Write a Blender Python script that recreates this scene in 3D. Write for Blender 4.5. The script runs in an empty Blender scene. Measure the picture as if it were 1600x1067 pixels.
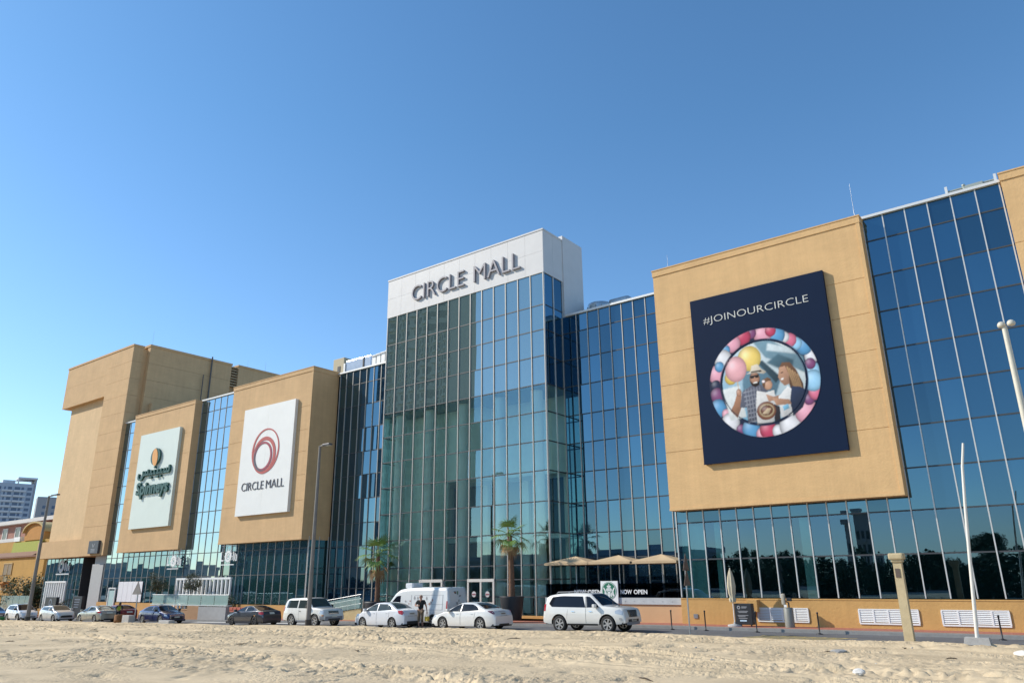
import bpy, bmesh, math, random
import numpy as np
from mathutils import Vector, Matrix
random.seed(7)
RNG = np.random.default_rng(7)
SC = bpy.context.scene
COL = SC.collection
R = math.radians

# ------------------------------------------------------------------ camera
EYE = 2.5
_h, _p, _r = 0.64820903, 0.31011553, -0.01103511
_w = Vector((-math.sin(_h)*math.cos(_p), math.cos(_h)*math.cos(_p), math.sin(_p)))
_rt = Vector((math.cos(_h), math.sin(_h), 0)); _up = _rt.cross(_w)
_rx = _rt*math.cos(_r) + _up*math.sin(_r); _ux = _up*math.cos(_r) - _rt*math.sin(_r)
cam = bpy.data.cameras.new('camera'); co = bpy.data.objects.new('camera', cam); COL.objects.link(co)
M = Matrix.Identity(4)
for i in range(3):
    M[i][0], M[i][1], M[i][2] = _rx[i], _ux[i], -_w[i]
M[2][3] = EYE
co.matrix_world = M
cam.sensor_width = 36; cam.sensor_fit = 'HORIZONTAL'; cam.lens = 1163.19/1600*36
cam.clip_start = 0.1; cam.clip_end = 6000
SC.camera = co

# ------------------------------------------------------------------ sky, sun, exposure
SUN_AZ, SUN_EL = 62.0, 34.0          # degrees left of the facade normal, and height
world = bpy.data.worlds.new('World'); SC.world = world; world.use_nodes = True
nt = world.node_tree
sky = nt.nodes.new('ShaderNodeTexSky'); sky.sky_type = 'NISHITA'; sky.sun_disc = False
sky.sun_elevation = R(SUN_EL); sky.sun_rotation = R(180 + SUN_AZ)
sky.air_density = 1.0; sky.dust_density = 0.35; sky.ozone_density = 3.0; sky.altitude = 0
bg = nt.nodes['Background']; bg.inputs['Strength'].default_value = 0.15
hs = nt.nodes.new('ShaderNodeHueSaturation'); hs.inputs['Saturation'].default_value = 1.04; hs.inputs['Hue'].default_value = 0.50
nt.links.new(sky.outputs['Color'], hs.inputs['Color']); ml = nt.nodes.new('ShaderNodeMix'); ml.data_type = 'RGBA'; ml.blend_type = 'MULTIPLY'; ml.inputs['Factor'].default_value = 1; ml.inputs['B'].default_value = (0.73, 0.915, 0.96, 1)
tcw = nt.nodes.new('ShaderNodeTexCoord'); sxz = nt.nodes.new('ShaderNodeSeparateXYZ'); rmp = nt.nodes.new('ShaderNodeValToRGB')
rmp.color_ramp.elements[0].position = 0.0; rmp.color_ramp.elements[0].color = (0.88, 0.93, 1.0, 1)
rmp.color_ramp.elements[1].position = 0.55; rmp.color_ramp.elements[1].color = (0.64, 0.88, 0.95, 1)
nt.links.new(tcw.outputs['Generated'], sxz.inputs['Vector']); nt.links.new(sxz.outputs['Z'], rmp.inputs['Fac']); nt.links.new(rmp.outputs['Color'], ml.inputs['B'])
nt.links.new(hs.outputs['Color'], ml.inputs['A']); nt.links.new(ml.outputs['Result'], bg.inputs['Color'])
sl = bpy.data.lights.new('sun', 'SUN'); sl.energy = 3.7; sl.angle = R(0.5); sl.color = (1.0, 0.93, 0.82)
so = bpy.data.objects.new('sun', sl); COL.objects.link(so)
sd = Vector((-math.sin(R(SUN_AZ))*math.cos(R(SUN_EL)), -math.cos(R(SUN_AZ))*math.cos(R(SUN_EL)), math.sin(R(SUN_EL))))
so.rotation_euler = sd.to_track_quat('Z', 'Y').to_euler(); so.location = (-60, -40, 60)
vs = SC.view_settings
SC.display_settings.display_device = 'sRGB'
vs.view_transform = 'Standard'; vs.look = 'None'; vs.gamma = 1; vs.use_curve_mapping = False
vs.exposure = 0.45
SC.cycles.max_bounces = 8; SC.cycles.transparent_max_bounces = 12
SC.cycles.use_denoising = True

# ------------------------------------------------------------------ materials
MATS = {}
def mat(name, c, rough=0.6, metal=0.0, var=0.0, vscale=3.0, bump=0.0, bscale=30.0, coat=0.0, streak=False, spec=None, stretch=None):
    if name in MATS: return MATS[name]
    m = bpy.data.materials.new(name); m.use_nodes = True
    n = m.node_tree; b = n.nodes['Principled BSDF']
    b.inputs['Base Color'].default_value = (*c, 1); b.inputs['Roughness'].default_value = rough
    b.inputs['Metallic'].default_value = metal
    if coat: b.inputs['Coat Weight'].default_value = coat; b.inputs['Coat Roughness'].default_value = 0.03
    if spec is not None: b.inputs['Specular IOR Level'].default_value = spec
    if var or bump:
        tc = n.nodes.new('ShaderNodeTexCoord')
        src = tc.outputs['Object']
        if stretch:
            mp = n.nodes.new('ShaderNodeMapping'); mp.inputs['Scale'].default_value = stretch
            n.links.new(src, mp.inputs['Vector']); src = mp.outputs['Vector']
    if var:
        tx = n.nodes.new('ShaderNodeTexNoise'); tx.inputs['Scale'].default_value = vscale
        tx.inputs['Detail'].default_value = 6; tx.inputs['Roughness'].default_value = 0.62
        n.links.new(src, tx.inputs['Vector'])
        rp = n.nodes.new('ShaderNodeMapRange'); rp.inputs['From Min'].default_value = 0.3; rp.inputs['From Max'].default_value = 0.7
        rp.inputs['To Min'].default_value = 1-var; rp.inputs['To Max'].default_value = 1+var
        n.links.new(tx.outputs['Fac'], rp.inputs['Value'])
        mx = n.nodes.new('ShaderNodeMix'); mx.data_type = 'RGBA'; mx.blend_type = 'MULTIPLY'
        mx.inputs['Factor'].default_value = 1; mx.inputs['A'].default_value = (*c, 1)
        n.links.new(rp.outputs['Result'], mx.inputs['B']); n.links.new(mx.outputs['Result'], b.inputs['Base Color'])
    if bump:
        t2 = n.nodes.new('ShaderNodeTexNoise'); t2.inputs['Scale'].default_value = bscale; t2.inputs['Detail'].default_value = 8 if name == 'dry building sand' else 4
        n.links.new(src, t2.inputs['Vector'])
        bp = n.nodes.new('ShaderNodeBump'); bp.inputs['Strength'].default_value = bump; bp.inputs['Distance'].default_value = 0.12 if name == 'dry building sand' else 0.05
        n.links.new(t2.outputs['Fac'], bp.inputs['Height']); n.links.new(bp.outputs['Normal'], b.inputs['Normal'])
    MATS[name] = m; return m

def plaster(name, c):
    """rendered wall: broad trowel patches, faint vertical rain streaks, fine grain"""
    m = mat(name, c, rough=0.85, bump=0.25, bscale=9, spec=0.25)
    n = m.node_tree; b = n.nodes['Principled BSDF']
    tc = n.nodes.new('ShaderNodeTexCoord')
    prev = None
    for sc, st, lo, hi in (((0.35,0.35,0.35), 1.0, .94, 1.05), ((2.2,2.2,.12), 1.0, .955, 1.035), ((.8,.8,2.5), 1.0, .965, 1.03)):
        mp = n.nodes.new('ShaderNodeMapping'); mp.inputs['Scale'].default_value = sc
        n.links.new(tc.outputs['Object'], mp.inputs['Vector'])
        tx = n.nodes.new('ShaderNodeTexNoise'); tx.inputs['Scale'].default_value = 1.6; tx.inputs['Detail'].default_value = 7
        tx.inputs['Roughness'].default_value = .6
        n.links.new(mp.outputs['Vector'], tx.inputs['Vector'])
        rp = n.nodes.new('ShaderNodeMapRange'); rp.inputs['From Min'].default_value = .32; rp.inputs['From Max'].default_value = .68
        rp.inputs['To Min'].default_value = lo; rp.inputs['To Max'].default_value = hi
        n.links.new(tx.outputs['Fac'], rp.inputs['Value'])
        mx = n.nodes.new('ShaderNodeMix'); mx.data_type = 'RGBA'; mx.blend_type = 'MULTIPLY'; mx.inputs['Factor'].default_value = 1
        if prev is None: mx.inputs['A'].default_value = (*c, 1)
        else: n.links.new(prev, mx.inputs['A'])
        n.links.new(rp.outputs['Result'], mx.inputs['B']); prev = mx.outputs['Result']
    n.links.new(prev, b.inputs['Base Color'])
    return m

def glass(name, refl=(0.8, 0.92, 1.0), r0=0.27, under=None, tint=None):
    """coated facade glass: mirror share rises to the grazing angle; below it a dark backing or a tinted view through"""
    if name in MATS: return MATS[name]
    m = bpy.data.materials.new(name); m.use_nodes = True; n = m.node_tree
    for x in list(n.nodes):
        if x.type != 'OUTPUT_MATERIAL': n.nodes.remove(x)
    out = n.nodes['Material Output']
    gl = n.nodes.new('ShaderNodeBsdfGlossy'); gl.inputs['Color'].default_value = (*refl, 1); gl.inputs['Roughness'].default_value = 0.0
    if under is not None:
        un = n.nodes.new('ShaderNodeBsdfDiffuse'); un.inputs['Color'].default_value = (*under, 1)
    else:
        un = n.nodes.new('ShaderNodeBsdfTransparent'); un.inputs['Color'].default_value = (*tint, 1)
    fr = n.nodes.new('ShaderNodeFresnel'); fr.inputs['IOR'].default_value = 1.5
    mr = n.nodes.new('ShaderNodeMapRange'); mr.inputs['From Min'].default_value = 0.04; mr.inputs['From Max'].default_value = 1
    mr.inputs['To Min'].default_value = r0; mr.inputs['To Max'].default_value = 1
    n.links.new(fr.outputs['Fac'], mr.inputs['Value'])
    mx = n.nodes.new('ShaderNodeMixShader')
    n.links.new(mr.outputs['Result'], mx.inputs['Fac']); n.links.new(un.outputs[0], mx.inputs[1]); n.links.new(gl.outputs[0], mx.inputs[2])
    n.links.new(mx.outputs[0], out.inputs['Surface'])
    MATS[name] = m; return m

G_SPAN = glass('blue spandrel glass', (0.42, 0.74, 0.94), 0.20, under=(0.004, 0.014, 0.03))
G_SPANB = glass('blue spandrel glass, duller pane', (0.40, 0.70, 0.88), 0.165, under=(0.007, 0.022, 0.045))
G_SPANC = glass('blue spandrel glass, clearer pane', (0.42, 0.76, 0.98), 0.225, under=(0.005, 0.018, 0.036))
G_SPANG = glass('grey green spandrel glass', (0.70, 0.92, 1.0), 0.28, under=(0.07, 0.105, 0.098))
G_SKY = glass('pale blue mirror glass', (0.62, 0.86, 1.0), 0.40, under=(0.01, 0.03, 0.05))  # same facade glass, reflection strengthened to brighten the left strips
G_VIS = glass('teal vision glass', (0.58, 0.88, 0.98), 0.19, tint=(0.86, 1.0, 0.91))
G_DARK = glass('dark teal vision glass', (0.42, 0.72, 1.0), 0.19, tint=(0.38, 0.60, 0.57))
G_CLEAR = mat('clear balustrade glass', (0.42, 0.58, 0.53), 0.05, spec=.8)
G_CLEAR.node_tree.nodes['Principled BSDF'].inputs['Alpha'].default_value = 0.5
TAN = plaster('tan render', (0.66, 0.425, 0.205))
TANL = plaster('tan render left', (0.58, 0.385, 0.205))
NICHE = plaster('pale tan render', (0.66, 0.47, 0.27))
OCHRE = plaster('ochre render base', (0.56, 0.33, 0.12))
WHITEC = mat('white composite cladding', (0.56, 0.555, 0.55), 0.55, var=.04, vscale=1.2)
MULL = mat('silver anodised mullion', (0.60, 0.59, 0.56), 0.42, 0.3)
MULLT = mat('bronze grey mullion', (0.47, 0.44, 0.40), 0.45, 0.3)
MULLD = mat('dark transom gasket', (0.045, 0.05, 0.055), 0.5)
COPING = mat('pale aluminium coping', (0.68, 0.68, 0.66), 0.45, 0.2)
DARK = mat('interior black', (0.012, 0.016, 0.018), 0.9)
STEEL = mat('galvanised steel', (0.42, 0.43, 0.44), 0.35, 0.8, var=.12, vscale=4)
CONC = mat('grey concrete', (0.40, 0.39, 0.37), 0.85, var=.15, vscale=3, bump=.2)
BLACKM = mat('black powder coat', (0.02, 0.02, 0.022), 0.45)
WHITEP = mat('white paint', (0.78, 0.78, 0.76), 0.5)

# ------------------------------------------------------------------ helpers
ORG = {}
def gz(x):                       # the street falls gently towards the left
    return -0.0137*min(110.0, max(0.0, -20.0-x))

class MB:
    def __init__(s): s.v, s.f, s.m, s.sm = [], [], [], []
    def add(s, vs, fs, mi=0, smooth=False):
        o = len(s.v); s.v += [tuple(v) for v in vs]
        for f in fs: s.f.append([o+i for i in f]); s.m.append(mi); s.sm.append(smooth)
        return s
    def box(s, x0, x1, y0, y1, z0, z1, mi=0):
        v = [(x0,y0,z0),(x1,y0,z0),(x1,y1,z0),(x0,y1,z0),(x0,y0,z1),(x1,y0,z1),(x1,y1,z1),(x0,y1,z1)]
        return s.add(v, [(0,3,2,1),(4,5,6,7),(0,1,5,4),(1,2,6,5),(2,3,7,6),(3,0,4,7)], mi)
    def bbox(s, x0, x1, y0, y1, z0, z1, b=.02, mi=0):       # box with chamfered edges
        bm = bmesh.new(); bmesh.ops.create_cube(bm, size=1)
        for v in bm.verts: v.co = Vector(((x0+x1)/2+v.co.x*(x1-x0), (y0+y1)/2+v.co.y*(y1-y0), (z0+z1)/2+v.co.z*(z1-z0)))
        bmesh.ops.bevel(bm, geom=list(bm.edges), offset=b, segments=2, affect='EDGES', profile=.6)
        bm.verts.index_update()
        s.add([v.co for v in bm.verts], [[v.index for v in f.verts] for f in bm.faces], mi); bm.free(); return s
    def cyl(s, p, q, r0, r1=None, n=12, caps=True, mi=0, smooth=True):
        r1 = r0 if r1 is None else r1
        p, q = Vector(p), Vector(q); d = (q-p).normalized()
        a = d.orthogonal().normalized(); b = d.cross(a)
        vs = []
        for c, r in ((p, r0), (q, r1)):
            for i in range(n):
                t = 2*math.pi*i/n; vs.append(c + a*(r*math.cos(t)) + b*(r*math.sin(t)))
        s.add(vs, [(i, (i+1) % n, n+(i+1) % n, n+i) for i in range(n)], mi, smooth)
        if caps: s.add(vs[:n], [tuple(range(n))[::-1]], mi); s.add(vs[n:], [tuple(range(n))], mi)
        return s
    def tube(s, pts, rs, n=8, mi=0):
        pts = [Vector(p) for p in pts]
        if not isinstance(rs, (list, tuple)): rs = [rs]*len(pts)
        vs = []; a = None
        for k, p in enumerate(pts):
            d = (pts[min(k+1, len(pts)-1)] - pts[max(k-1, 0)]).normalized()
            a = d.orthogonal().normalized() if a is None else (a - d*a.dot(d)).normalized()
            b = d.cross(a)
            for i in range(n):
                t = 2*math.pi*i/n; vs.append(p + a*(rs[k]*math.cos(t)) + b*(rs[k]*math.sin(t)))
        fs = [(k*n+i, k*n+(i+1) % n, (k+1)*n+(i+1) % n, (k+1)*n+i) for k in range(len(pts)-1) for i in range(n)]
        s.add(vs, fs, mi, True); s.add(vs[:n], [tuple(range(n))[::-1]], mi); s.add(vs[-n:], [tuple(range(n))], mi); return s
    def lathe(s, prof, cx=0, cy=0, n=20, mi=0, smooth=True):
        vs = [(cx+r*math.cos(2*math.pi*i/n), cy+r*math.sin(2*math.pi*i/n), z) for r, z in prof for i in range(n)]
        fs = [(k*n+i, k*n+(i+1) % n, (k+1)*n+(i+1) % n, (k+1)*n+i) for k in range(len(prof)-1) for i in range(n)]
        s.add(vs, fs, mi, smooth); s.add(vs[:n], [tuple(range(n))[::-1]], mi); s.add(vs[-n:], [tuple(range(n))], mi); return s
    def slab(s, pts, y0, y1, mi=0):          # polygon in (x,z), extruded from y0 (front) to y1
        n = len(pts); a = sum(pts[i][0]*pts[(i+1) % n][1]-pts[(i+1) % n][0]*pts[i][1] for i in range(n))
        if a < 0: pts = pts[::-1]
        vs = [(x, y0, z) for x, z in pts] + [(x, y1, z) for x, z in pts]
        s.add(vs, [tuple(range(n)), tuple(range(2*n-1, n-1, -1))] + [(i, n+i, n+(i+1) % n, (i+1) % n) for i in range(n)], mi); return s
    def ico(s, c, r, sub=1, mi=0, sc=(1,1,1)):
        bm = bmesh.new(); bmesh.ops.create_icosphere(bm, subdivisions=sub, radius=r); bm.verts.index_update()
        s.add([(c[0]+v.co.x*sc[0], c[1]+v.co.y*sc[1], c[2]+v.co.z*sc[2]) for v in bm.verts], [[v.index for v in f.verts] for f in bm.faces], mi, True); bm.free(); return s
    def obj(s, name, mats, parent=None):
        me = bpy.data.meshes.new(name)
        o = bpy.data.objects.new(name, me); COL.objects.link(o)
        off = (0,0,0)
        if parent is not None:
            o.parent = parent; off = ORG.get(parent, (0,0,0)); ORG[o] = off
        me.from_pydata([(v[0]-off[0], v[1]-off[1], v[2]-off[2]) for v in s.v], [], s.f)
        if not isinstance(mats, (list, tuple)): mats = [mats]
        for m in mats: me.materials.append(m)
        me.polygons.foreach_set('material_index', s.m); me.polygons.foreach_set('use_smooth', s.sm)
        me.update(); return o

def tag(o, label, cat, group=None):
    o['label'] = label; o['category'] = cat
    if group: o['group'] = group
    return o
def thing(name, label, cat, loc=(0,0,0), rz=0.0, group=None, world=True):
    o = bpy.data.objects.new(name, None); COL.objects.link(o); o.empty_display_size = .2
    o.location = loc; o.rotation_euler = (0,0,rz); ORG[o] = tuple(loc) if world else (0,0,0)
    return tag(o, label, cat, group)
def structure(o): o['kind'] = 'structure'; return o
def dup(root, loc, rz=None, label=None, scale=None):
    r = root.copy(); COL.objects.link(r); r.location = loc
    if rz is not None: r.rotation_euler = (0,0,rz)
    if scale is not None: r.scale = (scale,)*3
    if label: r['label'] = label
    for ch in list(root.children):
        c = ch.copy(); COL.objects.link(c); c.parent = r
        for g in list(ch.children):
            d = g.copy(); COL.objects.link(d); d.parent = c
    return r

def text_mesh(body, bold=0.0):
    c = bpy.data.curves.new('lettering', 'FONT'); c.body = body; c.offset = bold; c.extrude = 0.5; c.resolution_u = 3
    o = bpy.data.objects.new('lettering', c); COL.objects.link(o)
    dg = bpy.context.evaluated_depsgraph_get()
    me = bpy.data.meshes.new_from_object(o.evaluated_get(dg))
    v = np.array([tuple(x.co) for x in me.vertices]); f = [list(p.vertices) for p in me.polygons]
    bpy.data.objects.remove(o); bpy.data.curves.remove(c); bpy.data.meshes.remove(me)
    return v, f
def lettering(name, body, x0, x1, z0, z1, yb, depth, m, parent, bold=0.0, italic=0.0):
    """text filling x0..x1 by z0..z1 on a wall facing -Y; back at yb, standing out by depth"""
    v, f = text_mesh(body, bold)
    lo, hi = v.min(0), v.max(0)
    u = (v-lo)/np.maximum(hi-lo, 1e-6)
    zz = z0+u[:,1]*(z1-z0)
    P = np.stack([x0+u[:,0]*(x1-x0)+italic*(zz-z0), yb-u[:,2]*depth, zz], 1)
    mb = MB(); mb.add(P.tolist(), f); return mb.obj(name, m, parent)
# ------------------------------------------------------------------ ground, sand, road
def vnoise(x, y, seed=0):
    xi = np.floor(x).astype(np.int64); yi = np.floor(y).astype(np.int64)
    fx = x-xi; fy = y-yi; fx = fx*fx*(3-2*fx); fy = fy*fy*(3-2*fy)
    def hsh(a, b):
        h = (a*374761393 + b*668265263 + seed*1442695041) & 0x7fffffff
        h = ((h ^ (h >> 13))*1274126177) & 0x7fffffff
        return ((h ^ (h >> 16)) & 0xffff)/65535.0
    a = hsh(xi, yi)*(1-fx)+hsh(xi+1, yi)*fx; b = hsh(xi, yi+1)*(1-fx)+hsh(xi+1, yi+1)*fx
    return a*(1-fy)+b*fy - .5

def grid_mesh(name, xs, ys, Z, m):
    nx, ny = len(xs), len(ys)
    X, Y = np.meshgrid(xs, ys)
    me = bpy.data.meshes.new(name); nv = nx*ny
    me.vertices.add(nv); me.vertices.foreach_set('co', np.stack([X, Y, Z], -1).astype(np.float32).ravel())
    i = (np.arange(ny-1)[:,None]*nx+np.arange(nx-1)[None]).ravel()
    q = np.stack([i, i+1, i+nx+1, i+nx], 1).astype(np.int32)
    me.loops.add(q.size); me.loops.foreach_set('vertex_index', q.ravel())
    me.polygons.add(len(q)); me.polygons.foreach_set('loop_start', (np.arange(len(q))*4).astype(np.int32))
    me.polygons.foreach_set('use_smooth', np.ones(len(q), bool))
    me.update(calc_edges=True); me.materials.append(m)
    o = bpy.data.objects.new(name, me); COL.objects.link(o); return o

SAND = mat('dry building sand', (0.585, 0.462, 0.30), 0.95, spec=.1, var=.17, vscale=.55, bump=1.0, bscale=8)
_n = SAND.node_tree; _bp = [x for x in _n.nodes if x.type == 'BUMP'][0]; _h = _bp.inputs['Height'].links[0].from_socket
_tc = _n.nodes.new('ShaderNodeTexCoord'); _mp = _n.nodes.new('ShaderNodeMapping'); _mp.inputs['Scale'].default_value = (.35, .9, 1); _mp.inputs['Rotation'].default_value = (0, 0, .25)
_mk = _n.nodes.new('ShaderNodeTexNoise'); _mk.inputs['Scale'].default_value = .8; _mk.inputs['Detail'].default_value = 5
_n.links.new(_tc.outputs['Object'], _mp.inputs['Vector']); _n.links.new(_mp.outputs['Vector'], _mk.inputs['Vector'])
_mr = _n.nodes.new('ShaderNodeMapRange'); _mr.inputs['From Min'].default_value = .42; _mr.inputs['From Max'].default_value = .62; _mr.inputs['To Min'].default_value = .12; _mr.inputs['To Max'].default_value = .8
_n.links.new(_mk.outputs['Fac'], _mr.inputs['Value']); _n.links.new(_mr.outputs['Result'], _bp.inputs['Strength'])
ASPH = mat('worn asphalt', (0.115, 0.115, 0.12), 0.9, var=.18, vscale=.6, bump=.2, bscale=60)
PAVEG = mat('grey paving', (0.22, 0.205, 0.185), 0.85, var=.15, vscale=1.5)
PAVER = mat('red brick paving', (0.36, 0.13, 0.085), 0.85, var=.2, vscale=5)
FARG = mat('far dusty ground', (0.42, 0.34, 0.24), 0.95, var=.15, vscale=.05)
KERB = mat('kerb stone', (0.25, 0.245, 0.235), 0.85, var=.12, vscale=3)
LINE = mat('yellow road paint', (0.62, 0.47, 0.13), 0.8, var=.25, vscale=4)
LINEW = mat('white road paint', (0.62, 0.61, 0.58), 0.8, var=.2, vscale=4)

structure(MB().box(-2500, 2500, -2500, 2500, -3.2, -2.2).obj('ground', FARG))

GZ = np.vectorize(gz)
def sand_height(X, Y):
    edge = 33.35+vnoise(X*.55, X*0+3, 1)*1.1+vnoise(X*2.1, X*0+9, 2)*.45
    edge = edge - .7*np.clip((X+26)/4, 0, 1)*np.clip((-16-X)/4, 0, 1)*0.6 + .35*np.clip((X+10)/4, 0, 1)
    base = GZ(X)+.05+np.clip((33-Y)*.024, 0, .5)
    damp = np.clip((edge-Y)/1.6, 0, 1)
    nearf = np.clip((Y+5)/12, .3, 1)
    ca, sa = math.cos(.30), math.sin(.30)
    U, V = X*ca+Y*sa, -X*sa+Y*ca
    h = vnoise(X*.16, Y*.22, 3)*.17 + vnoise(U*.55, V*.8, 4)*.055
    # churned clods: ridged octaves gated by a patch mask
    gate = np.clip(vnoise(X*.22, Y*.45, 5)*5+.55, .06, 1.5)
    r1 = .5-np.abs(vnoise(U*1.5, V*2.0, 6)*2); r2 = .5-np.abs(vnoise(U*3.3+5, V*3.9, 7)*2)
    h += gate*(r1*.021+r2*.028+vnoise(X*6.5, Y*6.5, 8)*.045+vnoise(X*13, Y*11, 11)*.05)
    # tyre tracks wandering across the lot, with cross treads
    for (y0, sl, am, ph, wd) in ((29.6, .035, .7, .1, .13), (31.0, .03, .6, .13, .13), (24.5, -.10, 1.2, .07, .14), (22.7, -.10, 1.2, .07, .14), (19.0, .06, .9, .09, .14), (17.2, .06, .9, .09, .14), (26.5, .16, .8, .1, .13), (15.0, -.22, .6, .12, .13), (27.8, .05, 1.4, .05, .12), (21.0, .30, .5, .1, .12)):
        d = Y-(y0+sl*(X+25)+am*np.sin(X*ph+y0))
        k = np.exp(-(d/wd)**2); rim = np.exp(-((np.abs(d)-wd*1.9)/(wd*.7))**2)
        h += -.13*k+.075*rim + k*.035*np.sign(np.sin(X*9+d*14))
    # footprints and pits
    pit = np.clip(vnoise(X*1.9+20, Y*2.2, 9)-.27, 0, 1); h -= pit*.38
    z = base + h*damp*(1.15*nearf) + np.where(Y > edge-1.2, 0, 0)
    z = z + .09*np.exp(-((Y-(edge-.7))/.55)**2)          # low berm pushed up along the road
    over = np.clip((Y-edge)/.5, 0, 1)
    return z*(1-over) + (GZ(X)-.25)*over
xs = np.concatenate([np.arange(-400, -110, 4.0), np.arange(-110, -62, .16), np.arange(-62, -3, .055), np.arange(-3, 6, .12), np.arange(6, 60, 2.0)])
ys = np.concatenate([np.arange(-7, 4, .6), np.arange(4, 24, .085), np.arange(24, 36.2, .1)])
Xg, Yg = np.meshgrid(xs, ys)
structure(grid_mesh('sand', xs, ys, sand_height(Xg, Yg), SAND))

XB = [-600, -130, -20, 120]
def strip(name, y0, y1, dz, m, xb=XB, thick=0.0, kind=True):
    mb = MB()
    for a, b in zip(xb[:-1], xb[1:]):
        za, zb = gz(a)+dz, gz(b)+dz
        mb.add([(a,y0,za),(b,y0,zb),(b,y1,zb),(a,y1,za)], [(0,1,2,3)])
        if thick: mb.add([(a,y0,za-thick),(b,y0,zb-thick),(b,y0,zb),(a,y0,za)], [(0,1,2,3)])
    o = mb.obj(name, m)
    return structure(o) if kind else o
structure(MB().box(-420, 70, -75, -6.2, -2.15, -.45).obj('car_park', mat('dark car park asphalt', (.06,.065,.075), .9, var=.2, vscale=.3)))
strip('road', 29.0, 38.3, 0.0, ASPH)
strip('kerb', 38.16, 38.36, .135, KERB, thick=.2)
strip('pavement', 38.36, 38.95, .13, PAVEG)
strip('brick_paving', 38.95, 60, .132, PAVER)
mb = MB()
for k in range(9):
    x0 = -13.6+k*.42
    mb.add([(x0, 33.6, .004), (x0+.12, 33.6, .004), (x0+1.0, 35.6, .004), (x0+.88, 35.6, .004)], [(0,1,2,3)])
mb.add([(-13.9,33.5,.005),(-8.9,33.5,.005),(-8.9,33.62,.005),(-13.9,33.62,.005)], [(0,1,2,3)])
mb.add([(-13,35.6,.005),(-8.9,35.6,.005),(-8.9,35.72,.005),(-13,35.72,.005)], [(0,1,2,3)])
structure(mb.obj('yellow_road_marking', LINE))
mb = MB()
for a, b in ((-62.5, -54.5), (-54.5, -46)):
    mb.add([(a,36.9,gz(a)+.005),(b,36.9,gz(b)+.005),(b,37.75,gz(b)+.005),(a,37.75,gz(a)+.005)], [(0,1,2,3)])
structure(mb.obj('pale_road_marking', LINEW))

# ------------------------------------------------------------------ the mall
mall = thing('shopping_mall', 'long tan and glass shopping mall with a white topped glass entrance tower', 'shopping mall', (-50, 44, 0))
def part(mb, name, m, parent=mall, label=None):
    o = mb.obj(name, m, parent)
    if label: o['label'] = label
    return o

def curtain(xs, zs, fixed, axis='x', mats=None, label=None, parent=mall, md=.07, mw=.055, tilt=.003, bulge=.003, dark_first=False, name='curtain_wall', skip=None, mm_=None):
    """glazed wall in the plane y=fixed (axis x) or x=fixed (axis y, facing +X; axis -y facing -X)"""
    def P(u, z, d):      # d > 0 stands out towards the viewer side
        if axis == 'x': return (u, fixed-d, z)
        if axis == 'y': return (fixed+d, u, z)
        return (fixed-d, u, z)
    rev = axis == '-y'
    mb = MB(); N = 3; mset = []
    for i in range(len(xs)-1):
        for j in range(len(zs)-1):
            if skip and skip(i, j): continue
            mm = mats(i, j) if callable(mats) else mats
            if mm is G_SPAN: mm = (G_SPAN, G_SPAN, G_SPANB, G_SPANC)[int(RNG.integers(0, 4))]
            if mm not in mset: mset.append(mm)
            a, b = RNG.normal(0, tilt, 2); bu = bulge*(RNG.random()*1.6-.5)
            vs = []
            for q in range(N+1):
                for p in range(N+1):
                    s, t = p/N, q/N
                    u = xs[i]+(xs[i+1]-xs[i])*s; z = zs[j]+(zs[j+1]-zs[j])*t
                    d = a*(s-.5)*(xs[i+1]-xs[i])+b*(t-.5)*(zs[j+1]-zs[j]) + bu*4*(s*(1-s)+t*(1-t))
                    vs.append(P(u, z, d))
            fs = []
            for q in range(N):
                for p in range(N):
                    k = q*(N+1)+p; f = (k, k+1, k+N+2, k+N+1)
                    fs.append(f[::-1] if rev else f)
            mb.add(vs, fs, mset.index(mm), True)
    cw = mb.obj(name, mset, parent)
    if label: cw['label'] = label
    def B(u0, u1, d0, d1, z0, z1):
        p, q = P(u0, z0, d0), P(u1, z1, d1)
        return MB().box(min(p[0],q[0]), max(p[0],q[0]), min(p[1],q[1]), max(p[1],q[1]), z0, z1)
    for u in xs:
        kk = .7 if xs[0] < -53.5 and axis == 'x' else 1
        B(u-mw/2*kk, u+mw/2*kk, -.05, md*kk, zs[0], zs[-1]).obj('mullion', mm_ or (MULL if xs[0] > -28.3 else MULLT), cw)
    for z in zs[1:-1]:
        B(xs[0]+.01, xs[-1]-.01, -.04, .03, z-.036, z+.036).obj('transom', MULLD, cw)
    return cw

def rows(a, b, n): return [a+(b-a)*i/n for i in range(n+1)]

# --- entrance tower
TX = rows(-44.90, -28.64, 14); TY = 41.7
TZ = [.30, 1.45, 2.55, 3.46, 5.5, 7.53, 9.58, 11.6, 13.65, 15.62, 17.67, 19.62, 21.52, 24.0]
tm = lambda i, j: G_SPANG if j >= 9 else G_VIS
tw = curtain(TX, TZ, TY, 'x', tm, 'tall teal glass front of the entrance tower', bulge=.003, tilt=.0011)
curtain([TY, 42.9, 44.1], TZ, -28.64, 'y', lambda i, j: G_SPAN if j >= 9 else G_VIS, 'narrow shaded glass side of the entrance tower', mw=.06)
curtain([TY, 42.9, 44.1], TZ, -44.9, '-y', lambda i, j: G_SPANG if j >= 9 else G_VIS, 'hidden left glass side of the entrance tower')
cap = MB()
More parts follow.
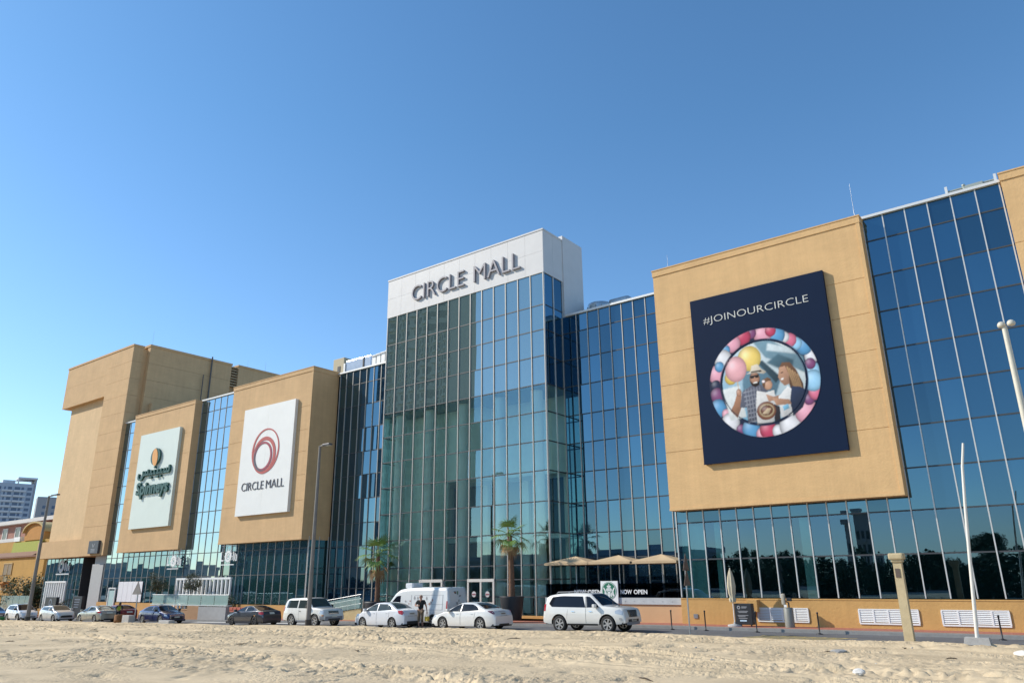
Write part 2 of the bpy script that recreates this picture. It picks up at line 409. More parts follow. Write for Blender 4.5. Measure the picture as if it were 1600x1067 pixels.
# cladding joints: panels set 12 mm apart on a recessed core
cap.box(-44.90, -28.64, 41.75, 44.2, 24.03, 27.3)
xsj = rows(-44.97, -28.57, 10)
for i in range(10):
    for z0, z1 in ((24.0, 25.7), (25.712, 27.40)):
        cap.box(xsj[i]+.006, xsj[i+1]-.006, 41.62, 41.75, z0, z1)
for y0, y1 in ((41.625, 42.88), (42.892, 44.2)):
    cap.box(-28.64, -28.555, y0, y1, 24.0, 27.40)
cap.box(-45.0, -28.52, 41.58, 44.25, 27.40, 27.52)
cap.box(-45.2, -28.50, 44.2, 47.0, 20.9, 27.85)
part(cap, 'tower_cap', WHITEC, label='white panelled box crowning the entrance tower')
inn = MB()
inn.box(-44.8, -28.75, 41.85, 48, 15.5, 15.75)
inn.box(-44.8, -28.75, 41.85, 44.0, 23.8, 24.0)
inn.box(-44.8, -28.75, 42.6, 42.7, 15.75, 23.8)
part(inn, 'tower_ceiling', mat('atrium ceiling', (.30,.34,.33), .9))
inn = MB()
inn.box(-44.8, -36.6, 44.1, 44.3, 9.9, 15.5); inn.box(-44.8, -42.4, 44.1, 44.3, .2, 9.9); inn.box(-41.3, -39.9, 44.1, 44.3, 3.5, 9.9); inn.box(-36.6, -28.8, 45.2, 45.4, 9.9, 15.5); inn.box(-36.6, -36.4, 44.1, 45.4, 9.9, 15.5)
for a, b in ((-44.8, -42.6), (-39.4, -38.7), (-35.3, -34.6), (-31.3, -28.8)): inn.box(a, b, 47.6, 47.9, .13, 10.2)
for z in (5.35, 9.9): inn.box(-44.8, -28.8, 45.6, 47.6, z, z+.32)
part(inn, 'atrium_wall', mat('atrium wall', (.78,.86,.80), .8, var=.08, vscale=.7))
for x in (-43.9, -40.6, -37.1, -33.6, -30.2):
    part(MB().cyl((x, 42.75, .13), (x, 42.75, 15.5), .45, n=20), 'atrium_column', mat('atrium column', (.84,.85,.82), .6))
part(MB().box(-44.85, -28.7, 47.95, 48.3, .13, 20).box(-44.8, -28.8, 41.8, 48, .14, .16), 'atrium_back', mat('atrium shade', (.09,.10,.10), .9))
# door frames
for (a, b) in ((-40.25, -37.95), (-35.6, -33.2)):
    d = MB()
    d.box(a, b, 41.50, 41.58, 2.42, 2.62)
    for x in (a, (a+b)/2-.06, b-.14): d.box(x, x+.14, 41.51, 41.57, .14, 2.42)
    d.box(a+.14, b-.14, 41.53, 41.56, 1.0, 1.1); d.box(a+.14, b-.14, 41.53, 41.56, .14, .36)
    o = part(d, 'entrance_door', mat('door frame', (.62,.58,.52), .45))
    for x in ((a*.75+b*.25), (a*.25+b*.75)):
        e = MB(); e.slab([(x+.19*math.cos(t*math.pi/9), 1.62+.19*math.sin(t*math.pi/9)) for t in range(18)], 41.535, 41.55, 0)
        e.slab([(x-.16, 1.56), (x+.16, 1.56), (x+.16, 1.66), (x-.16, 1.66)], 41.525, 41.535, 1)
        e.obj('door_sticker', [mat('sticker pale', (.55,.53,.52), .6), mat('sticker dark', (.25,.08,.10), .6)], o)
part(MB().box(-44.98, -28.56, 41.55, 41.8, .128, .30), 'tower_plinth', OCHRE)

# --- wing bodies (solid cores behind the glass)
for q in ((-28.5, -19.1, 44.25, 60, 0, 20.9), (-19.0, 14, 41.2, 60, 7.4, 20.85), (-19.0, 14, 44.0, 60, 0, 7.38), (-53.8, -44.95, 44.3, 60, 0, 20.9), (-85.7, -53.9, 42.1, 60, .0, 20.95), (-90.8, -85.72, 42.75, 60, .0, 20.94)):
    part(MB().box(*q), 'inner_core', DARK)
part(MB().box(-28.5, 14, 44.3, 60, 20.9, 21.0).box(-88.8, -44.95, 44.3, 60, 20.95, 21.03), 'roof_slab', CONC)

RZ = [1.5, 3.5, 5.5, 7.5, 9.55, 11.57, 13.57, 15.6, 17.6, 19.6, 20.92]
def coping(x0, x1, y, z): return part(MB().box(x0, x1, y-.16, y+.3, z, z+.14), 'coping', COPING)
# right wing: full height bays, then the glazed ground floor below the big panel
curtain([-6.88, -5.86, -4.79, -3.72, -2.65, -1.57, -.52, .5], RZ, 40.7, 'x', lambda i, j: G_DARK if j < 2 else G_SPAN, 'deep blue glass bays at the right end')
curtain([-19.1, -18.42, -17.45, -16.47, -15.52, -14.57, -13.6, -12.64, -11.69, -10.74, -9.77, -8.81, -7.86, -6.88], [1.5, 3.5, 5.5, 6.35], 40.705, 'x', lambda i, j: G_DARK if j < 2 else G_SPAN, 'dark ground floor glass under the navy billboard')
curtain([.5, 2, 3.5, 5, 6.5, 8, 10], [1.5, 3.5, 5.5, 6.35], 40.705, 'x', G_SPAN)
coping(-6.88, .6, 40.7, 20.92)
sh = MB(); sh.box(-19.0, 10, 43.3, 43.5, .2, 7.3)
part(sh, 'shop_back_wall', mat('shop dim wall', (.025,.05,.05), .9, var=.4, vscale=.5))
sh = MB()
for a, b in ((-19.0, -17.6), (-12.3, -11.8), (-17.0, -16.7)): sh.box(a, b, 41.0, 41.1, 1.45, 7.2)
part(sh, 'shop_blind', mat('shop blind', (.72,.85,.80), .9))
part(MB().box(-19.0, 10, 40.85, 43.3, 7.2, 7.35).box(-19.0, 10, 40.85, 43.3, 1.3, 1.42), 'shop_floor', mat('shop floor', (.10,.12,.12), .8))
# recessed bay right of the tower
RX = [-28.60, -27.38, -26.43, -25.48, -24.55, -23.62, -22.70, -21.75, -20.85, -19.95, -19.15]
curtain(RX, [.2, 2.2, 3.85, 5.47, 7.5, 9.55, 11.57, 13.57, 15.7, 17.7, 19.75, 21.05], 44.0, 'x', G_SPAN, 'blue glass bay set back behind the cafe terrace')
coping(-28.3, -19.0, 44.0, 21.05)
part(MB().box(-19.08, -19.0, 40.72, 44.0, .2, 20.9), 'wing_return', mat('dark return', (.03,.05,.06), .5))
# recessed bay left of the tower
LX = [-53.45, -52.57, -51.67, -50.74, -49.82, -48.88, -47.93, -46.98, -46.02, -44.98]
curtain(LX, [.2, 2.0, 3.7, 5.4, 7.3, 9.33, 11.37, 13.4, 15.5, 17.65, 19.68, 21.0], 44.0, 'x', G_SPAN, 'dark glass bay set back left of the tower')
coping(-53.7, -44.95, 44.0, 21.0)
# left wing glass
LZ = [.72, 3.2, 5.35, 7.25, 9.33, 11.37, 13.4, 15.5, 17.65, 19.68, 21.0]
curtain(rows(-73.2, -66.3, 6), LZ, 41.9, 'x', G_SKY, 'sky reflecting glass strip between the two sign panels')
curtain(rows(-90.9, -85.85, 4), LZ, 42.5, 'x', G_SKY, 'narrow glass strip beside the tall corner block')
G_TEAL = glass('teal backed ground glass', (0.50, 0.80, 1.0), 0.27, under=(0.012, 0.04, 0.042))
curtain(rows(-85.75, -73.2, 11), [.72, 3.2, 5.35, 6.1], 41.905, 'x', G_TEAL, 'ground floor glass under the supermarket sign panel')
curtain(rows(-66.3, -53.85, 11), [.72, 3.2, 5.35, 6.3], 41.905, 'x', G_TEAL, 'dark green ground floor glass under the ring sign panel')
curtain([41.9, 43.0, 44.0], [.72, 3.2, 5.35, 6.3], -53.82, 'y', G_TEAL)
coping(-73.2, -66.3, 41.9, 21.0); coping(-90.85, -85.85, 42.5, 21.0)

def bands(x0, x1, y0, y1, zs, m, cornice=True, frame=True, gap=.028, label=None, lip=.05):
    mb = MB()
    mb.box(x0+.03, x1-.03, y0+.03, y1-.002, zs[0]+.02, zs[-1]-.02)
    for a, b in zip(zs[:-1], zs[1:]): mb.box(x0, x1, y0, y1-.001, a+(gap if a != zs[0] else 0), b)
    if cornice:
        mb.box(x0-.03, x1+.05, y0-lip, y1+.02, zs[-1]-.30, zs[-1]+.06)
        mb.box(x0-.06, x1+.08, y0-lip-.03, y1+.05, zs[-1]+.06, zs[-1]+.13)
    if frame:
        mb.box(x1-.16, x1+.02, y0-.035, y1-.003, zs[0]-.01, zs[-1]-.31)
        mb.box(x0-.01, x1+.021, y0-.03, y1-.004, zs[0]-.04, zs[0]+.10)
    return part(mb, 'cladding_panel', m, label=label)
bands(-19.07, -6.91, 39.9, 40.66, [6.2, 9.45, 11.42, 13.43, 15.40, 17.35, 20.78], TAN, label='tan panel behind the navy billboard')
bands(-.43, 12, 39.9, 40.66, [6.2, 9.45, 11.42, 13.43, 15.40, 17.35, 20.95], TAN, label='tan panel cut off at the right end')
bands(-66.3, -53.80, 41.12, 44.05, [6.05, 9.3, 11.5, 13.55, 15.5, 17.65, 21.15], TANL, label='tan panel behind the ring sign')
bands(-85.78, -73.25, 41.1, 42.44, [5.85, 9.3, 11.5, 13.55, 15.5, 17.65, 20.95], TANL, label='tan panel behind the supermarket sign')

# base walls
b = MB(); b.box(-19.15, 14, 40.62, 41.0, .10, 1.46); b.box(-19.15, 14, 40.60, 41.0, 1.40, 1.455)
part(b, 'base_wall', OCHRE)
b = MB()
b.box(-85.9, -53.8, 41.80, 42.05, -1.4, .68); b.box(-53.86, -53.76, 41.82, 44.0, -.5, .68); b.box(-53.8, -44.95, 43.9, 44.1, -.4, .2)
b.box(-91.5, -85.91, 42.4, 42.6, -1.4, .68)
part(b, 'base_wall', OCHRE, label='low tan base of the left wing')
# ground floor of the right wing: white louvres, vent, meter box
for (a, c) in ((-14.85, -12.30), (-9.88, -7.30), (-6.33, -3.72), (-1.5, 1.1)):
    l = MB(); z0, z1 = .37, .99
    l.box(a-.02, c+.02, 40.575, 40.61, z0-.05, z0+.02); l.box(a-.02, c+.02, 40.575, 40.61, z1-.02, z1+.03)
    n = 4
    for k in range(n+1):
        x = a+(c-a)*k/n; l.box(x-.035, x+.035, 40.57, 40.615, z0+.02, z1-.02)
    for k in range(7):
        z = z0+.06+k*.078
        l.add([(a+.035, 40.575, z), (c-.035, 40.575, z), (c-.035, 40.612, z+.065), (a+.035, 40.612, z+.065)], [(0,1,2,3)])
    part(l, 'louvre', WHITEP)
part(MB().box(-18.45, -18.2, 40.58, 40.63, .42, .64), 'wall_vent', STEEL)
part(MB().bbox(-15.3, -14.74, 40.28, 40.62, .80, 1.40, .015), 'meter_box', OCHRE)
# cafe terrace
t = MB(); t.box(-28.5, -19.2, 40.9, 44.0, .10, 1.10)
part(t, 'terrace_plinth', mat('peach render', (.58,.36,.19), .85, var=.06, vscale=1))
t = MB(); t.box(-28.5, -19.15, 40.82, 41.0, 1.10, 1.46)
for k in range(16): t.cyl((-28.2+k*.6, 40.825, 1.28), (-28.2+k*.6, 40.80, 1.28), .03, n=8)
part(t, 'terrace_edge', mat('pale concrete edge', (.45,.47,.47), .8, var=.1))
part(MB().box(-28.5, -19.2, 40.93, 40.95, 1.46, 2.26), 'terrace_balustrade', glass('smoked balustrade glass', (.7,.85,1), .06, tint=(.20,.24,.28)))

# --- tall corner block on the left
c = MB()
JZ = [5.72, 9.05, 11.5, 13.75, 15.9, 18.05, 20.2, 22.45, 24.6, 26.7, 28.85, 30.8]
part(MB().box(-107.3, -96.8, 42.65, 64, 7.6, 25.4), 'niche_wall', NICHE)
c.box(-96.85, -90.95, 42.8, 64, 5.8, 30.7)
for a, z in zip(JZ[:-1], JZ[1:]): c.box(-96.86, -90.85, 42.0, 43.26, a+.02, z)       # pier
for a, z in ((25.25, 28.05), (28.065, 30.8)): c.box(-108.8, -96.865, 42.0, 64, a, z)   # head
c.box(-108.8, -96.865, 42.0, 45.6, 5.72, 7.74)          # band
c.box(-108.85, -90.78, 41.93, 43.33, 30.8, 31.04)
part(c, 'corner_block', TANL, label='tall windowless tan block at the left end')
c = MB()
for a, z in zip(JZ[6:-1], JZ[7:]): c.box(-90.95, -90.25, 43.8, 55.2, a+.02, z+.2 if z > 30.7 else z)
c.box(-108.7, -90.16, 43.72, 55.3, 31.0, 31.28)
c.box(-90.95, -90.25, 56.3, 77, 19, 31.1); c.box(-102, -90.16, 56.2, 77, 31.1, 31.35)
c.box(-90.8, -89.6, 44.6, 60, 22.5, 23.8)
part(c, 'corner_side_wall', TANL, label='shaded side wall of the corner block above the roof')
c = MB()
for k in range(8): c.box(-91.2, -90.4, 55.25, 56.25, 28.2+k*.37, 28.36+k*.37)
part(c, 'roof_louvre', mat('tan louvre', (.36,.27,.16), .8))
part(MB().cyl((-90.0, 52.1, 20.9), (-90.0, 52.1, 31.5), .10).cyl((-90.0, 51.1, 20.9), (-90.0, 51.1, 28.8), .06), 'downpipe', mat('dark pipe', (.10,.095,.09), .6))
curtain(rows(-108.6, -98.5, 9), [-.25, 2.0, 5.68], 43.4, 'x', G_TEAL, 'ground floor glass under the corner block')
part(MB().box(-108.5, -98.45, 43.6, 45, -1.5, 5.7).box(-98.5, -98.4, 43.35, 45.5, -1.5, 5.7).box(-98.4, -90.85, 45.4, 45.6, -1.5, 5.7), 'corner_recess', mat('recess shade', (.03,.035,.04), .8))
part(MB().bbox(-94.3, -91.6, 42.6, 44.1, -1.4, 4.8, .03).box(-94.2, -91.7, 42.8, 44.0, 4.8, 5.72), 'corner_column', mat('grey column cladding', (.40,.40,.39), .6, var=.04))
part(MB().box(-108.7, -97.9, 43.2, 43.5, -1.5, -.25), 'base_wall', OCHRE)

# --- things standing on the roof
def rooftop(name, label, mb, m, cat, sub=()):
    xs_ = [v[0] for v in mb.v]; ys_ = [v[1] for v in mb.v]; zs_ = [v[2] for v in mb.v]
    t = thing(name, label, cat, ((min(xs_)+max(xs_))/2, (min(ys_)+max(ys_))/2, min(zs_)))
    mb.obj('casing', m, t)
    for nm, b_, m_ in sub: b_.obj(nm, m_, t)
    return t
rooftop('air_handling_unit', 'small tan plant box on the roof behind the ring sign panel', MB().bbox(-57.9, -56.3, 46.6, 48.6, 21.03, 23.85, .03), mat('tan plant casing', (.45,.38,.25), .7), 'plant unit',
        [('vent_grille', MB().box(-57.2, -56.8, 46.56, 46.6, 22.4, 23.0), BLACKM)])
rooftop('roof_duct', 'bluish metal wrapped duct on the roof left of the white cowls', MB().bbox(-55.9, -52.2, 46.5, 48.5, 21.03, 23.35, .12), mat('bluish duct wrap', (.36,.43,.53), .3, .75, var=.1, vscale=2), 'roof duct',
        [('duct_flange', MB().box(-53.35, -53.2, 46.44, 46.5, 21.1, 23.3), BLACKM), ('duct_flange', MB().box(-56.1, -55.9, 46.42, 48.5, 21.1, 23.1), WHITEP)])
cw_ = None
for k in range(4):
    x = -51.6+k*.62; b_ = MB().box(x-.24, x+.24, 46.3, 48.2, 21.03, 23.0+.05*k)
    b_.box(x-.28, x+.28, 46.2, 48.3, 22.98+.05*k, 23.08+.05*k)
    t = rooftop('roof_cowl', ['white roof cowl nearest the bluish duct', 'second white roof cowl from the bluish duct', 'third white roof cowl from the bluish duct', 'white roof cowl against the entrance tower'][k], b_, WHITEP, 'roof cowl')
    t['group'] = 'white cowls on the roof left of the tower'
f = MB(); f.lathe([(1.0,21.0),(1.0,22.75),(.92,23.0),(.5,23.15),(.02,23.18)], -27.6, 47.9, 24)
g = MB()
for k in range(14):
    t = 2*math.pi*k/14; g.box(-27.6+1.02*math.cos(t)-.03, -27.6+1.02*math.cos(t)+.03, 47.9+1.02*math.sin(t)-.03, 47.9+1.02*math.sin(t)+.03, 21.1, 22.7)
rooftop('roof_fan', 'round silver extract fan on the roof right of the tower', f, mat('bright galvanised', (.62,.63,.62), .3, .7), 'roof fan', [('fan_rib', g, STEEL)])
f = MB(); f.bbox(-26.1, -24.4, 46.6, 48.6, 21.0, 22.72, .2)
rooftop('roof_duct', 'low grey roof duct beside the round silver fan', f, STEEL, 'roof duct')
f = MB()
for x in (-2.78, -.62): f.box(x-.06, x+.06, 40.95, 41.15, 21.0, 21.62)
g = MB(); g.cyl((-2.8, 41.05, 21.35), (-.6, 41.05, 21.35), .05); g.bbox(-2.05, -1.15, 40.95, 41.2, 21.22, 21.42, .03); g.ico((-2.0, 41.0, 21.45), .1)
t = thing('cleaning_cradle_rail', 'silver cleaning cradle rail on the roof edge at the right', 'cradle rail', (-1.7, 41.05, 21.06))
f.obj('post', COPING, t); g.obj('beam', mat('greenish grey metal', (.36,.38,.33), .5, .4), t)
for (x, y, z, hgt, lb) in ((-7.25, 41.0, 20.9, 2.5, 'thin lightning rod above the right corner of the billboard panel'), (-18.5, 41.0, 20.9, 1.35, 'short lightning rod above the left corner of the billboard panel'),
                           (-98.6, 48, 31.0, 5.0, 'tall lightning rod on the tall corner block'), (-95.5, 61, 31.3, 2.8, 'lightning rod at the rear of the corner block roof, left one'), (-91.0, 61, 31.3, 1.7, 'lightning rod at the rear of the corner block roof, right one')):
    t = thing('lightning_rod', lb, 'lightning rod', (x, y, z), group='lightning rods on the roofline')
    MB().cyl((x,y,z), (x,y,z+hgt), .022, .008, n=6).obj('rod', STEEL, t); MB().cyl((x,y,z), (x,y,z+.12), .08, .05, n=10).obj('foot', STEEL, t)
# ------------------------------------------------------------------ signs
def circ(cx, cz, r, n=40, sx=1.0, sz=1.0, a0=0.0, a1=2*math.pi):
    return [(cx+sx*r*math.cos(a0+(a1-a0)*i/n), cz+sz*r*math.sin(a0+(a1-a0)*i/n)) for i in range(n)]
def annulus(mb, c0, r0, c1, r1, yf, yb, n=64, mi=0, s0=(1,1), s1=(1,1)):
    O = [(c0[0]+s0[0]*r0*math.cos(2*math.pi*i/n), c0[1]+s0[1]*r0*math.sin(2*math.pi*i/n)) for i in range(n)]
    I = [(c1[0]+s1[0]*r1*math.cos(2*math.pi*i/n), c1[1]+s1[1]*r1*math.sin(2*math.pi*i/n)) for i in range(n)]
    vs = [(x, yf, z) for x, z in O]+[(x, yf, z) for x, z in I]+[(x, yb, z) for x, z in O]+[(x, yb, z) for x, z in I]
    fs = []
    for i in range(n):
        j = (i+1) % n
        fs += [(i, j, n+j, n+i), (i, 2*n+i, 2*n+j, j), (n+i, n+j, 3*n+j, 3*n+i)]
    mb.add(vs, fs, mi)

# rooftop name on the tower cap
t = thing('building_sign', 'grey raised letters reading CIRCLE MALL on the white top of the glass tower', 'sign', (-36.2, 41.6, 24.8))
SG = mat('grey sign letters', (.23, .22, .25), .5)
def spaced(parent, words, z0, z1, yb, depth, m, bold=0):
    for w, a, b in words: lettering('lettering', w, a, b, z0, z1, yb, depth, m, parent, bold=bold)
spaced(t, [('CIRCLE', -41.95, -36.15), ('MALL', -35.15, -30.6)], 24.82, 26.16, 41.62, .17, SG, -.012)

# navy billboard
t = thing('billboard', 'navy billboard with a ring of balloons around a family picture on the tan panel', 'billboard', (-12.87, 39.9, 8.54))
NAVY = mat('navy printed board', (.0045,.0145,.042), .65, spec=.12, var=.05, vscale=.4)
MB().box(-16.68, -9.06, 39.66, 39.90, 8.54, 18.22).box(-16.70, -9.04, 39.655, 39.70, 8.52, 8.56).box(-9.08, -9.035, 39.65, 39.90, 8.53, 18.22).obj('board', NAVY, t)
lettering('lettering', '#JOINOURCIRCLE', -15.95, -9.95, 16.50, 17.04, 39.66, .02, mat('pale print', (.60,.60,.56), .6), t, bold=-.014)
CX, CZ, YB = -12.90, 12.67, 39.656
# the printed picture: painted as point colours on a fine flat sheet (print only; its shading and balloon highlights are printed in)
NP = 230; gx = np.linspace(-3.06, 3.06, NP); PX, PZ = np.meshgrid(gx, gx); RR = np.hypot(PX, PZ)
IMG = np.zeros((NP, NP, 3)) + np.array([.010,.018,.05])
GRN_ = vnoise(PX*6, PZ*6, 41)*.5+vnoise(PX*14, PZ*14, 42)*.35
def blend(mask, c): IMG[:] = IMG*(1-mask[...,None]) + c*mask[...,None]
def soft(m, k=1):
    for _ in range(k):
        m = (m+np.roll(m,1,0)+np.roll(m,-1,0)+np.roll(m,1,1)+np.roll(m,-1,1))/5
    return m
def inpoly(p):
    ins = np.zeros(PX.shape, bool); n = len(p)
    for i in range(n):
        (x0,z0),(x1,z1) = p[i], p[(i+1) % n]
        if z0 == z1: continue
        ins ^= ((z0 > PZ) != (z1 > PZ)) & (PX < (x1-x0)*(PZ-z0)/(z1-z0)+x0)
    return ins
def tone(c, m, lo=.55, hi=1.2, ax=(-.6,.8), gr=.25):
    w = m > .3
    q = PX*ax[0]+PZ*ax[1]
    if w.any(): q = (q-q[w].min())/max(1e-6, np.ptp(q[w]))
    f = lo+(hi-lo)*np.clip(q,0,1)+GRN_*gr
    return np.clip(np.array(c)*f[...,None], 0, .9)
def pp(c, p, lo=.55, hi=1.2, blur=1, **k): m = soft(inpoly(p).astype(float), blur); blend(m, tone(c, m, lo, hi, **k))
def pe(c, x, z, rx, rz=None, lo=.5, hi=1.15, blur=1, clip=None, glow=.35):
    rz = rz or rx; d = ((PX-x)/rx)**2+((PZ-z)/rz)**2; m = (d < 1).astype(float)
    if clip is not None: m = m*clip
    m = soft(m, blur)
    hl = np.exp(-(((PX-x+.35*rx)/(.45*rx))**2+((PZ-z-.4*rz)/(.45*rz))**2))
    f = hi-(hi-lo)*np.clip(d,0,1)**1.5+GRN_*.12
    blend(m, np.clip(np.array(c)*f[...,None]+glow*hl[...,None]*np.array([.5,.5,.5]), 0, .9))
PK, LP, RD, BL, LB, WT, PM_, DP = (.62,.15,.24),(.70,.33,.41),(.48,.05,.11),(.10,.30,.52),(.30,.55,.74),(.66,.65,.67),(.20,.06,.16),(.012,.02,.06)
inner = np.clip((3.05-RR)*20,0,1)*np.clip((RR-2.40)*20,0,1)
for a, r, c in ((4,.42,LB),(19,.36,WT),(33,.44,BL),(42,.34,LB),(50,.36,PK),(58,.30,WT),(68,.5,BL),(84,.5,LP),(97,.30,PM_),(107,.46,RD),(121,.48,LP),(131,.26,BL),(142,.52,WT),(162,.5,LP),(176,.3,DP),(188,.4,PM_),(203,.48,BL),(214,.26,LP),(225,.52,WT),(239,.26,PM_),(250,.5,BL),(263,.32,LP),(270,.46,RD),(281,.34,WT),(295,.6,WT),(317,.6,LP),(330,.28,PM_),(339,.36,PK),(352,.52,LB),(12,.28,PM_),(75,.3,RD),(152,.28,BL)):
    rr_ = 2.74+(.12 if int(a) % 2 else -.08); pe(c, rr_*math.cos(R(a)), rr_*math.sin(R(a)), r, r*1.12, .38, 1.1, 1, inner)
disc = soft((RR < 2.28).astype(float), 1)
blend(disc, np.clip(np.stack([.42+.10*PZ+.06*PX, .54+.08*PZ+.03*PX, .60+.06*PZ], -1)+GRN_[...,None]*.10, .05, .8))
keep = IMG.copy()
pp((.16,.27,.33), [(-.3,2.3),(.6,2.3),(2.3,1.0),(2.3,.1),(1.3,.8),(.3,1.3)], .7, 1.2, 4)
pp((.60,.68,.70), [(.5,2.1),(1.7,1.6),(2.0,1.2),(.4,1.7)], .8, 1.1, 5)
pp((.05,.10,.13), [(.3,1.0),(1.0,1.4),(1.8,.9),(1.6,.4),(.9,.6)], .6, 1.6, 7)
pp((.10,.19,.25), [(-1.05,1.0),(-.2,1.4),(1.0,0),(.6,-.9),(-1.15,-.5)], .7, 1.3, 4)
pp((.03,.06,.08), [(-.15,1.1),(.1,1.2),(1.0,.1),(.7,-.2)], .7, 1.3, 3)
pp((.70,.72,.70), [(-2.3,-.1),(-1.3,0),(-1.1,-1.8),(-2.0,-1.9)], .8, 1.1, 4)
pe((.66,.46,.10), -1.75, .5, .36, .4); pe((.74,.54,.14), -.6, 1.42, .66, .72, .6, 1.15, 1, None, .5); pe((.70,.36,.38), -1.42, .95, .62, .74, .6, 1.15, 1, None, .5)
pp((.50,.34,.18), [(-1.41,.25),(-1.37,.25),(-1.32,-1.0),(-1.38,-1.0)])
pp((.34,.17,.10), [(-1.95,-1.35),(-1.72,-1.0),(-1.45,-.35),(-1.25,-.4),(-1.3,-1.2),(-1.6,-1.8)], .5, 1.4); pe((.42,.22,.14), -1.38, -.40, .15, .21)
pp((.075,.08,.105), [(-1.2,-.4),(-.62,-.10),(-.15,-.12),(.2,-.5),(.15,-2.3),(-1.05,-2.1),(-1.0,-1.3),(-1.4,-1.25)], .5, 1.7)
for k in range(8): pp((.26,.27,.31), [(-1.15+.02*k,-.42-.24*k),(-.15,-.34-.24*k),(-.15,-.39-.24*k),(-1.15+.02*k,-.48-.24*k)], .6, 1.2)
for k in range(6): pp((.24,.25,.29), [(-1.02+.16*k,-.25),(-.98+.16*k,-.25),(-.96+.16*k,-2.2),(-1.0+.16*k,-2.2)], .6, 1.2)
pe((.36,.19,.12), -.42, .24, .28, .38, .45, 1.25, 1, None, .1); pp((.028,.018,.014), [(-.70,.16),(-.56,.0),(-.22,.02),(-.14,.16),(-.2,-.14),(-.42,-.24),(-.62,-.12)]); pp((.78,.75,.70), [(-.54,.03),(-.28,.06),(-.31,-.03),(-.49,-.04)], .9, 1.1)
pp((.02,.016,.016), [(-.68,.42),(-.16,.44),(-.19,.28),(-.36,.27),(-.42,.36),(-.47,.27),(-.64,.27)])
pp((.66,.58,.46), [(-.88,.55),(-.62,.66),(-.52,.98),(-.2,1.03),(.0,.74),(.26,.50),(.1,.42),(-.3,.56)], .6, 1.2); pp((.05,.04,.035), [(-.60,.68),(-.02,.66),(.02,.57),(-.6,.59)])
pp((.70,.68,.65), [(-.38,-.45),(.1,-.62),(.55,-.55),(.62,-1.3),(.35,-2.3),(-.55,-2.3),(-.5,-1.2)], .55, 1.15)
pe((.48,.27,.17), .26, -.22, .24, .30, .55, 1.2, 1, None, .15); pp((.14,.07,.035), [(-.05,-.2),(.0,.10),(.3,.2),(.5,.02),(.34,.0),(.14,-.06),(.06,-.4)], .6, 1.6); pe((.80,.66,.64), .04, .0, .09)
pp((.46,.26,.17), [(.1,-.72),(.5,-.92),(.9,-.85),(.85,-1.06),(.2,-1.16)], .6, 1.2)
pp((.10,.05,.028), [(.92,.55),(1.15,.88),(1.55,.82),(1.85,.35),(2.1,-.4),(2.1,-1.0),(1.5,-1.0),(1.35,-.1)], .5, 1.8)
for k in range(5): pp((.45,.28,.14), [(1.35+.12*k,.62-.12*k),(1.42+.12*k,.60-.12*k),(1.72+.08*k,-.7),(1.62+.08*k,-.75),(1.5+.1*k,-.1)], .5, 1.2, 2)
pp((.45,.25,.16), [(.90,.36),(.98,.64),(1.28,.66),(1.44,.2),(1.4,-.35),(1.15,-.42),(.97,-.2),(.86,.10)], .6, 1.25); pp((.80,.76,.72), [(.98,.0),(1.14,.03),(1.12,-.07),(1.0,-.09)], .9, 1.1); pp((.03,.02,.02), [(1.02,.34),(1.16,.37),(1.15,.31),(1.03,.29)])
pp((.72,.71,.69), [(.75,-.95),(1.3,-.45),(1.55,-.7),(1.5,-2.0),(.75,-2.1)], .55, 1.15); pp((.018,.028,.06), [(1.5,-.5),(1.95,-.6),(2.3,-.9),(1.95,-1.7),(1.4,-2.1),(1.32,-1.3)], .6, 1.6)
pp((.45,.25,.16), [(.42,-.98),(1.3,-1.18),(1.38,-1.44),(.6,-1.42)], .6, 1.2); pp((.20,.45,.62), [(.9,-1.5),(1.2,-1.4),(1.25,-1.65),(.95,-1.75)])
pp((.03,.025,.03), [(.45,-1.3),(.75,-1.5),(.72,-2.3),(.4,-2.3)])
pe((.24,.09,.05), .02, -1.62, .52, .50); pe((.52,.38,.22), .04, -1.6, .42, .38); pe((.16,.06,.035), .04, -1.6, .33, .28); pp((.55,.42,.27), [(-.22,-1.76),(.08,-1.48),(.3,-1.52),(.12,-1.82)], .6, 1.2)
IMG[:] = np.where((disc > .02)[...,None], IMG*disc[...,None]+np.array([.010,.022,.06])*(1-disc[...,None]), IMG)
MPR = bpy.data.materials.new('printed sheet'); MPR.use_nodes = True
_b = MPR.node_tree.nodes['Principled BSDF']; _b.inputs['Roughness'].default_value = .55; _b.inputs['Specular IOR Level'].default_value = .2
_a = MPR.node_tree.nodes.new('ShaderNodeAttribute'); _a.attribute_name = 'print'; MPR.node_tree.links.new(_a.outputs['Color'], _b.inputs['Base Color'])
def sheet(name, r0, r1, y):
    cell = (RR[:-1,:-1] >= r0) & (RR[:-1,:-1] < r1) & (RR[1:,1:] < r1) & (RR[1:,:-1] < r1) & (RR[:-1,1:] < r1)
    jj, ii = np.nonzero(cell); k = jj*NP+ii
    quads = np.stack([k, k+1, k+NP+1, k+NP], 1); use, inv = np.unique(quads, return_inverse=True); quads = inv.reshape(quads.shape)
    mb = MB(); mb.add([(CX+float(PX.flat[u]), y, CZ+float(PZ.flat[u])) for u in use], quads.tolist())
    o = mb.obj(name, MPR, t); at = o.data.color_attributes.new('print', 'FLOAT_COLOR', 'POINT')
    at.data.foreach_set('color', np.concatenate([IMG.reshape(-1,3)[use], np.ones((len(use),1))], 1).astype(np.float32).ravel())
sheet('balloon_ring', 2.36, 3.06, YB-.012); sheet('family_picture', 0, 2.33, YB-.012)

